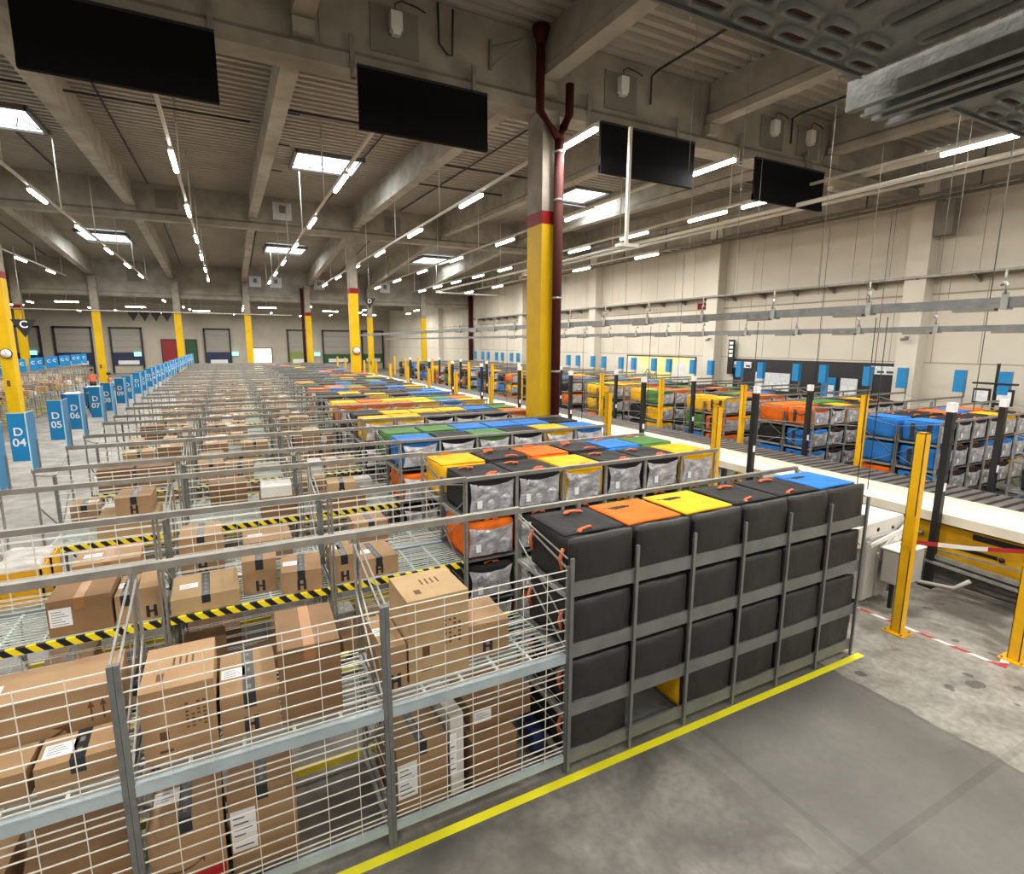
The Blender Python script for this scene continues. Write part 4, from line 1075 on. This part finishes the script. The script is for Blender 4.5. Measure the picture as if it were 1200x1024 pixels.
for q, x, y, z, yaw in FARBOX:
    k = PRO[q]; mt = Matrix.Translation((x, y, z)) @ Matrix.Rotation(yaw, 4, 'Z')
    b = MB(); b.box(-k['w'] / 2, k['w'] / 2, -k['d'] / 2, k['d'] / 2, 0, k['h'], MTS.index(k.get('mt', 'carton')))
    if k.get('tape') == 'black': b.box(-.035, .035, -k['d'] / 2 - .002, k['d'] / 2, k['h'] * .6, k['h'] + .002, 6)
    if k.get('label'): b.box(-k['w'] * .4, -k['w'] * .1, -.07, .07, k['h'], k['h'] + .003, 7)
    fx.merge(b, mt)
tag(fx.build('distant_cartons', [M[q] for q in MTS]), 'mass of distant cartons on the far wire shelves', 'boxes', None, 'stuff')
# yellow crates of paper behind row D 02 and a navy pouch
for i, (x, y, lb) in enumerate(((-1.9, 6.44, 'nearer yellow crate with crumpled white paper, left bay of row D 03'), (-1.9, 6.77, 'farther yellow crate with crumpled white paper, left bay of row D 03'))):
    t = thing('crate', lb, 'crate', (x, y, UP), 0, 'yellow crates of paper')
    c = MB(); c.box(-.2, .2, -.145, -.13, 0, .34); c.box(-.2, .2, .13, .145, 0, .34); c.box(-.2, -.185, -.145, .145, 0, .34); c.box(.185, .2, -.145, .145, 0, .34); c.box(-.2, .2, -.145, .145, 0, .012)
    c.build('shell', M['crate'], t)
    rbox(.36, .25, .38, .03, 6, .03, .0, i + 2).build('crumpled_paper', M['tarp'], t, (0, 0, .012))
tag(rbox(.22, .34, .26, .05, 5, .02, .02, 4).build('padded_pouch', M['navy'], None, (2.03, 3.75, LO + .002)) if False else rbox(.14, .3, .26, .05, 5, .02, .02, 4).build('padded_pouch', M['navy'], None, (2.13, 3.72, LO + .002)), 'dark navy pouch at the right end of the lower front shelf', 'pouch')

# ------------------------------------------------------------------ aisle signs
def aisle_sign(x, y, txt, label, front, mirror=1, w=.17, ln=.32, txt2=None, group='blue aisle signs'):
    t = thing('aisle_sign', label, 'sign', (x, y, 2.05), 0, group)
    a = MB(); a.prism([(0, 0), (-mirror * w, .03), (-mirror * w, .038), (0, .008)], .09, .64, 'z')
    p = a.build('text_panel', M['sign'], t)
    ang = math.atan2(.03, w)
    if txt: put('lettering', text_mesh(txt, .13, M['paper']), p, (-mirror * w / 2, .0125, .365), -ang * mirror)
    MB().box(-.006 if mirror > 0 else 0, 0 if mirror > 0 else .006, .002, ln, -.03, .64).build('side_panel', M['signside'], t)
    e = MB(); e.box(-.005, .005, -.004, .004, -.03, .645); e.box(-mirror * .0, mirror * .004, 0, ln, .64, .648); e.bar((0, .002, .644), (-mirror * w, .034, .644), .008); e.build('edge_strip', M['signedge'], t)
    MB().box(-.012, .012, ln - .06, ln - .03, -.06, .3).build('sign_post', M['rail'], t)
    return t
for r, yf, face in ROWS[2:]:
    aisle_sign(-2.1, yf - .02, f'D\n{r:02d}', f'blue folded aisle sign reading D {r:02d} at the rack ends, {ORD[r - 3]} from the near end', True)
for r, yf, face in ROWS[2:]:
    t = thing('aisle_sign', f'blank-backed blue aisle sign near the right wall, {ORD[r - 3]} from the near end', 'sign', (19.05, yf, 2.05), 0, 'blue signs near the right wall')
    MB().box(-.17, .0, -.006, .0, .1, .74).build('front_panel', M['signside'], t)
    MB().box(-.176, -.17, 0, .25, .1, .74).build('side_panel', M['sign'], t)
    e = MB(); e.box(-.1, -.075, 0, .02, -.05, .1); e.box(-.03, -.005, 0, .02, -.05, .1); e.build('sign_post', M['rail'], t)

# ------------------------------------------------------------------ C racks beyond the drive aisle on the left
for k in range(6, NB + 1):
    for r, yf, face in ((2 * k + 2, 5.42 + 2.6 * k, -1), (2 * k + 3, 6.97 + 2.6 * k, 1)):
        for b in range(2):
            loc, rz = fpos(-8.0 - UW * (b + 1), UW, yf, face)
            rack('wire_shelf', ('s', False), SP, f'wire parcel shelf across the drive aisle, {ORD[b]} bay, {ORD[r - 14]} row from the near end', 'shelf', loc, rz, 'wire shelves of zone C', False)
            cx = loc[0] + .08 if face < 0 else loc[0] - UW + .08
            for n in range(3):
                q = rnd.choice([0, 2, 3, 4, 6, 8, 9])
                put_carton(('pro', q), PRO[q], f'{LOOK[q]}, {ORD[n]} in {ORD[b]} bay, {ORD[r - 14]} row across the drive aisle', (cx + .22 + n * .45, yf - face * .32, UP + .001), 0, False, 'cartons across the drive aisle')
        if k >= 8:
            t = thing('aisle_sign', f'blue aisle sign with a C across the drive aisle, {ORD[r - 18]} from the near end', 'sign', (-7.95, yf, 2.05), 0, 'blue signs of zone C')
            MB().box(-.27, 0, -.01, 0, .1, .68).build('text_panel', M['sign'], t)
            put('lettering', text_mesh('C', .2, M['paper']), t, (-.135, -.012, .45))
            MB().box(-.02, .0, 0, .02, -.06, .1).build('sign_post', M['rail'], t)
# blue tubs and a green bin on the drive aisle
def tub(x, y, w, d, h, mt, label):
    t = thing('plastic_tub', label, 'tub', (x, y, 0))
    c = MB(); c.box(-w, w, -d, d, .12, .15); c.box(-w, w, -d, -d + .03, .12, h); c.box(-w, w, d - .03, d, .12, h); c.box(-w, -w + .03, -d, d, .12, h); c.box(w - .03, w, -d, d, .12, h); c.build('shell', M[mt], t)
    r_ = MB(); r_.box(-w - .03, w + .03, -d - .03, -d, h - .05, h); r_.box(-w - .03, w + .03, d, d + .03, h - .05, h); r_.box(-w - .03, -w, -d, d, h - .05, h); r_.box(w, w + .03, -d, d, h - .05, h); r_.build('rim', M[mt], t)
    rbox(2 * w - .1, 2 * d - .1, h * .9, .05, 4, .04, 0, 3).build('contents', M['tarp'], t, (0, 0, .15))
    for sx in (-1, 1):
        for sy in (-1, 1): MB().tube([(sx * w * .8 - .02, sy * d * .8, .06), (sx * w * .8 + .02, sy * d * .8, .06)], .06, 10).build('caster', M['black'], t)
tub(-7.0, 34.0, .35, .45, .95, 'blue_bin', 'nearer blue plastic tub on wheels in the drive aisle')
tub(-6.5, 36.2, .35, .45, 1.1, 'blue_bin', 'farther blue plastic tub on wheels in the drive aisle')
tub(-6.0, 33.6, .28, .28, 1.0, 'green_bin', 'green bin on wheels right of the blue tubs')

# ------------------------------------------------------------------ conveyor
cv = thing('conveyor', 'long slat conveyor with a pale sill between the two rack fields', 'conveyor', (0, 0, 0))
CY0, CY1 = 1.0, 44
s = MB(); s.box(9.0, 10.0, CY0, CY1, 1.05, 1.1); s.box(9.0, 9.04, CY0, CY1, .96, 1.05); s.box(9.96, 10.0, CY0, CY1, 1.02, 1.13); s.build('pale_sill', M['conv_white'], cv)
MB().box(11.12, 11.2, CY0, CY1, .8, 1.07).build('far_side_rail', M['slatgap'], cv)
MB().box(10.0, 11.12, CY0, CY1, .98, 1.04).build('slat_bed', M['slatgap'], cv)
y = CY0; n = 0; rest = MB()
while y < CY1:
    if 2.4 < y < 21 and n < 97: MB().box(10.0, 11.12, y, y + .115, 1.04, 1.085).build('slat', M['slat'], cv); n += 1
    else: rest.box(10.0, 11.12, y, y + .115, 1.04, 1.085)
    y += .19
o = rest.build('distant_slats', M['slat'], cv); o['kind'] = 'stuff'
fr = MB(); fr.box(9.2, 9.28, CY0, CY1, .9, .96); fr.box(10.9, 10.98, CY0, CY1, .7, .98); fr.build('under_beam', M['black'], cv)
for k in range(11):
    yy = 1.4 + k * 4.0
    l = MB(); l.box(9.3, 9.4, yy, yy + .1, 0, .98); l.build('leg', M['rail'], cv); MB().box(10.9, 11.0, yy, yy + .1, 0, .98).build('leg', M['rail'], cv)
dv = MB(); dv.box(9.14, 9.5, 1.0, 5.0, .4, .9); d2 = dv.build('drive_housing', M['machine_yellow'], cv)
d = MB(); d.box(9.125, 9.14, 2.9, 3.5, .8, .88); d.box(9.125, 9.14, 4.2, 4.6, .8, .88); d.box(9.13, 9.14, 3.2, 3.75, .6, .65)
d.tube([(9.12, 3.15, .62), (9.14, 3.15, .62)], .035, 10); d.tube([(9.12, 4.0, .66), (9.14, 4.0, .66)], .025, 10); d.build('drive_slot', M['black'], d2)
p = MB(); p.tube([(9.09, 4.1, .72), (9.09, 4.5, .7), (9.12, 4.6, .6)], .03, 8); p.tube([(9.08, 4.2, .76), (9.08, 4.4, .76)], .045, 8); p.build('valve_pipe', M['galv'], cv)
b = MB(); b.bar((8.95, 1.2, .38), (8.95, 4.9, .5), .05, .06); b.bar((8.9, 1.2, .3), (8.9, 4.9, .42), .03, .04); b.bar((9.0, 2.2, .62), (9.0, 4.6, .52), .025, .025); b.build('lower_bar', M['galv'], cv)
x_ = MB(); x_.box(8.9, 9.3, 4.0, 4.4, .16, .42); x_.build('motor_box', M['hull_grey'], cv)
MB().tube([(8.75, 4.55, .42), (8.7, 4.3, .2), (8.72, 3.9, .1), (8.8, 3.5, .14), (8.85, 3.35, .3)], .028, 8).build('hose', M['hose'], cv)
MB().box(8.3, 9.1, 4.6, 6.2, .1, .8).build('dark_hopper', M['dark'], cv)
# grey chute cabinet between the front rack and the yellow post
ch = thing('chute_cabinet', 'pale grey chute cabinet with sloping hood between front rack and conveyor', 'machine', (7.35, 3.95, 0))
MB().prism([(0, .08), (.62, .08), (.8, .62), (.8, .95), (.1, .95)], 0, .8, 'y').build('hull', M['hull_grey'], ch)
h = MB(); h.prism([(-.1, .82), (.5, .8), (1.0, 1.05), (.94, 1.15), (.1, 1.12), (-.12, 1.09)], .05, .6, 'y'); h.build('hood', M['white'], ch)
h = MB(); h.bar((.3, -.02, .66), (.98, -.05, 1.08), .04, .12); h.bar((.05, -.03, .86), (.75, -.05, .98), .03, .05); h.build('hood_lip', M['white'], ch)
h = MB(); h.tube([(.35, .042, 1.02), (.35, .05, 1.02)], .028, 12); h.tube([(.7, .042, 1.0), (.7, .05, 1.0)], .024, 12); h.build('hole', M['black'], ch)
h = MB(); h.box(.0, .08, -.03, .0, .1, .92); h.box(.3, .36, -.03, .0, .1, .9); h.build('stiffener', M['hull_grey'], ch)
for px in (.08, .55): MB().box(px - .04, px + .04, .1, .7, 0, .085).build('foot', M['black'], ch)
eb = thing('electrical_box', 'grey electrical box with cable glands behind the nearest yellow post', 'box', (7.62, 3.62, .36))
MB().box(0, .52, 0, .24, 0, .46).build('enclosure', M['hull_grey'], eb); MB().box(-.02, 0, .02, .22, .02, .44).build('door', M['hull_grey'], eb)
MB().box(-.03, .53, -.02, .26, .46, .475).build('rain_lid', M['white'], eb)
for k in range(3): MB().tube([(.1 + k * .09, .12, -.07), (.1 + k * .09, .12, 0)], .022, 8).build('cable_gland', M['panelgrey'], eb)
MB().tube([(.44, .12, 0), (.45, .12, -.15), (.38, .14, -.26), (.25, .2, -.3)], .022, 8).build('cable', M['hose'], eb)
MB().box(.05, .1, .1, .14, -.36, 0).build('stand', M['black'], eb)
tag(MB().tube([(8.25, 4.15, .0), (8.25, 4.15, 1.0)], .11, 12).build('motor_drum', M['tray']), 'blue-grey ribbed drum behind the nearest yellow post', 'drum')
# yellow guard posts
def guard_post(x, y, h, label, lean=0):
    t = thing('guard_post', label, 'post', (x, y, 0), 0, 'yellow guard posts')
    p = MB(); p.box(-.055, .055, -.055, -.047, 0, h); p.box(-.055, .055, .047, .055, 0, h); p.box(-.012, .012, -.047, .047, 0, h); p.box(-.055, -.047, -.055, .055, 0, h); p.box(-.055, .055, -.055, .055, h - .01, h)
    p.build('upright', M['post_yellow'], t)
    MB().box(-.12, .12, -.12, .12, 0, .015).build('base_plate', M['post_yellow'], t)
    b = MB()
    for sx in (-1, 1):
        for sy in (-1, 1): b.tube([(sx * .09, sy * .09, .015), (sx * .09, sy * .09, .035)], .012, 6)
    b.build('bolt', M['galv'], t)
    c = MB(); c.box(-.06, .06, -.06, .06, 1.12, 1.15); c.box(-.075, -.05, -.075, -.05, 1.1, 1.5); c.build('rope_clip', M['post_yellow'], t)
guard_post(7.1, 3.33, 2.5, 'nearest yellow guard post beside the chute cabinet')
guard_post(7.64, 2.38, 2.5, 'yellow guard post at the right edge of the photo')
for k in range(1, 14): guard_post(7.05, 3.4 + 2.9 * k, 2.5, f'yellow guard post along the near side of the conveyor, {ORD[k]} from the front')
for k in range(13): guard_post(11.45, 6.5 + 2.95 * k, 2.5, f'yellow guard post along the far side of the conveyor, {ORD[k]} from the front')
def black_post(x, y, h, label, z0=0):
    t = thing('sensor_post', label, 'post', (x, y, z0), 0, 'black sensor posts')
    MB().box(-.045, .045, -.045, .045, 0, h).build('profile', M['black'], t)
    MB().box(-.05, .05, -.05, .05, h, h + .13).build('white_head', M['paper'], t)
    MB().box(-.03, .03, -.049, -.045, h * .56, h * .56 + .12).build('sticker', M['paper'], t)
    MB().box(-.09, .09, -.09, .09, 0, .012).build('foot', M['black'], t)
for k in range(9): black_post(8.93, 3.88 + 3.2 * k, 2.58, f'black post with white head along the near conveyor edge, {ORD[k]} from the front')
for k in range(9): black_post(11.32, 4.2 + 3.4 * k, 2.5, f'black post with white head along the far conveyor edge, {ORD[k]} from the front')
# guard wires on the far side
for k in range(8):
    y0 = 6.5 + 2.95 * k; g = MB()
    for z in (1.35, 1.75, 2.1): g.tube([(11.45, y0 + .05, z + .1), (11.45, y0 + 2.9, z - .1)], .008, 5)
    tag(g.build('guard_wires', M['rail']), f'three steel guard wires before the right-hand bags, {ORD[k]} span from the front', 'wires')

# ------------------------------------------------------------------ floor tapes
tag(MB().box(-3, 6.2, 3.2, 3.275, .0005, .002).build('floor_tape', M['linetape']), 'bright yellow floor tape along the front of the racks', 'tape')
rw = MB(); rw.bar((7.3, 4.0, .0012), (7.36, 2.42, .0012), .05, .001); tag(rw.build('barrier_tape', M['redwhite']), 'red and white tape on the floor past the nearest yellow post', 'tape')
rw = MB(); rw.bar((7.34, 2.38, .0035), (7.6, 2.44, .0035), .07, .001); tag(rw.build('barrier_tape', M['redwhite']), 'short red and white tape piece at the right yellow post', 'tape')
g = MB(); g.bar((7.15, 3.3, 1.17), (7.42, 2.85, 1.2), .004, .05); g.bar((7.42, 2.85, 1.2), (7.62, 2.44, 1.27), .004, .05); tag(g.build('barrier_tape', M['redwhite']), 'red and white barrier tape strung between the two nearest yellow posts', 'tape')

# ------------------------------------------------------------------ people
def person(x, y, rz, label, arm):
    t = thing('person', label, 'person', (x, y, 0), rz)
    V = [(0, 0, .95), (0, 0, 1.15), (0, 0, 1.38), (0, 0, 1.5), (0, -.01, 1.6), (0, -.02, 1.7),
         (.1, 0, .9), (.11, .01, .5), (.11, .0, .09), (.11, -.12, .04), (-.1, 0, .9), (-.11, .01, .5), (-.11, 0, .09), (-.11, -.12, .04),
         (.2, 0, 1.42), (.26, .02, 1.15), (.26, -.08 - arm, .92 + arm), (.25, -.12 - arm, .84 + arm), (-.2, 0, 1.42), (-.26, .02, 1.15), (-.26, -.08 - arm, .92 + arm), (-.25, -.12 - arm, .84 + arm)]
    Ed = [(0, 1), (1, 2), (2, 3), (3, 4), (4, 5), (0, 6), (6, 7), (7, 8), (8, 9), (0, 10), (10, 11), (11, 12), (12, 13), (2, 14), (14, 15), (15, 16), (16, 17), (2, 18), (18, 19), (19, 20), (20, 21)]
    R = [.14, .13, .15, .06, .095, .085, .085, .06, .045, .04, .085, .06, .045, .04, .065, .048, .035, .03, .065, .048, .035, .03]
    def skinned(nm, idx, mt, grow):
        me = bpy.data.meshes.new(nm); mp = {a: i for i, a in enumerate(idx)}
        me.from_pydata([V[a] for a in idx], [(mp[a], mp[b]) for a, b in Ed if a in mp and b in mp], [])
        o = bpy.data.objects.new(nm, me); COL.objects.link(o)
        md = o.modifiers.new('skin', 'SKIN'); sv = me.skin_vertices[0].data
        for i, a in enumerate(idx): sv[i].radius = (R[a] * grow, R[a] * grow * (.8 if a < 4 else 1)); sv[i].use_root = i == 0
        o.modifiers.new('sub', 'SUBSURF').levels = 2
        bpy.context.view_layer.update()
        m2 = bpy.data.meshes.new_from_object(o.evaluated_get(bpy.context.evaluated_depsgraph_get()))
        bpy.data.objects.remove(o); m2.materials.clear(); m2.materials.append(M[mt])
        for p_ in m2.polygons: p_.use_smooth = True
        return put(nm, m2, t)
    skinned('body', list(range(22)), 'skin', 1)
    skinned('trousers', [0, 6, 7, 8, 10, 11, 12], 'cloth_dark', 1.14)
    skinned('vest', [0, 1, 2, 14, 18], 'hiviz', 1.2)
    hr = rbox(.19, .21, .15, .07, 4); hr.build('hair', M['hair'], t, (0, .02, 1.655))
    f = MB(); f.box(-.05, -.03, -.12, -.1, 1.68, 1.69); f.box(.03, .05, -.12, -.1, 1.68, 1.69); f.build('eyes', M['black'], t)
    s_ = MB(); s_.box(-.06, .06, .15, .165, 1.0, 1.42); s_.build('vest_stripe', M['yellowtape'], t)
person(-7.65, 42.6, .3, 'person in an orange safety vest left of a far yellow column', 0)
person(-5.98, 37.6, 1.9, 'person in an orange safety vest right of a far yellow column', .12)

# ------------------------------------------------------------------ world, camera, view
wd = bpy.data.worlds.new('World'); SC.world = wd; wd.use_nodes = True
wd.node_tree.nodes['Background'].inputs[0].default_value = lin((225, 232, 240)); wd.node_tree.nodes['Background'].inputs[1].default_value = 1.0
cam = bpy.data.cameras.new('camera'); cam.sensor_fit = 'HORIZONTAL'; cam.sensor_width = 36; cam.lens = 36 * 637.3 / 1200; cam.clip_start = .05; cam.clip_end = 300
co = bpy.data.objects.new('camera', cam); COL.objects.link(co)
ya, pi_, ro = math.radians(27.395), math.radians(9.78), math.radians(.249)
fw_ = Vector((math.sin(ya) * math.cos(pi_), math.cos(ya) * math.cos(pi_), -math.sin(pi_)))
rt = Vector((math.cos(ya), -math.sin(ya), 0)); up = rt.cross(fw_)
r2 = rt * math.cos(ro) + up * math.sin(ro); u2 = r2.cross(fw_)
co.matrix_world = Matrix(((r2.x, u2.x, -fw_.x, 0), (r2.y, u2.y, -fw_.y, 0), (r2.z, u2.z, -fw_.z, 3.5), (0, 0, 0, 1)))
SC.camera = co
SC.view_settings.view_transform = 'Standard'; SC.view_settings.look = 'None'; SC.view_settings.exposure = 0; SC.view_settings.gamma = 1; SC.view_settings.use_curve_mapping = False
SC.cycles.max_bounces = 6; SC.cycles.diffuse_bounces = 4; SC.cycles.glossy_bounces = 3; SC.cycles.transmission_bounces = 2
SC.cycles.sample_clamp_indirect = 4; SC.cycles.caustics_reflective = False; SC.cycles.caustics_refractive = False
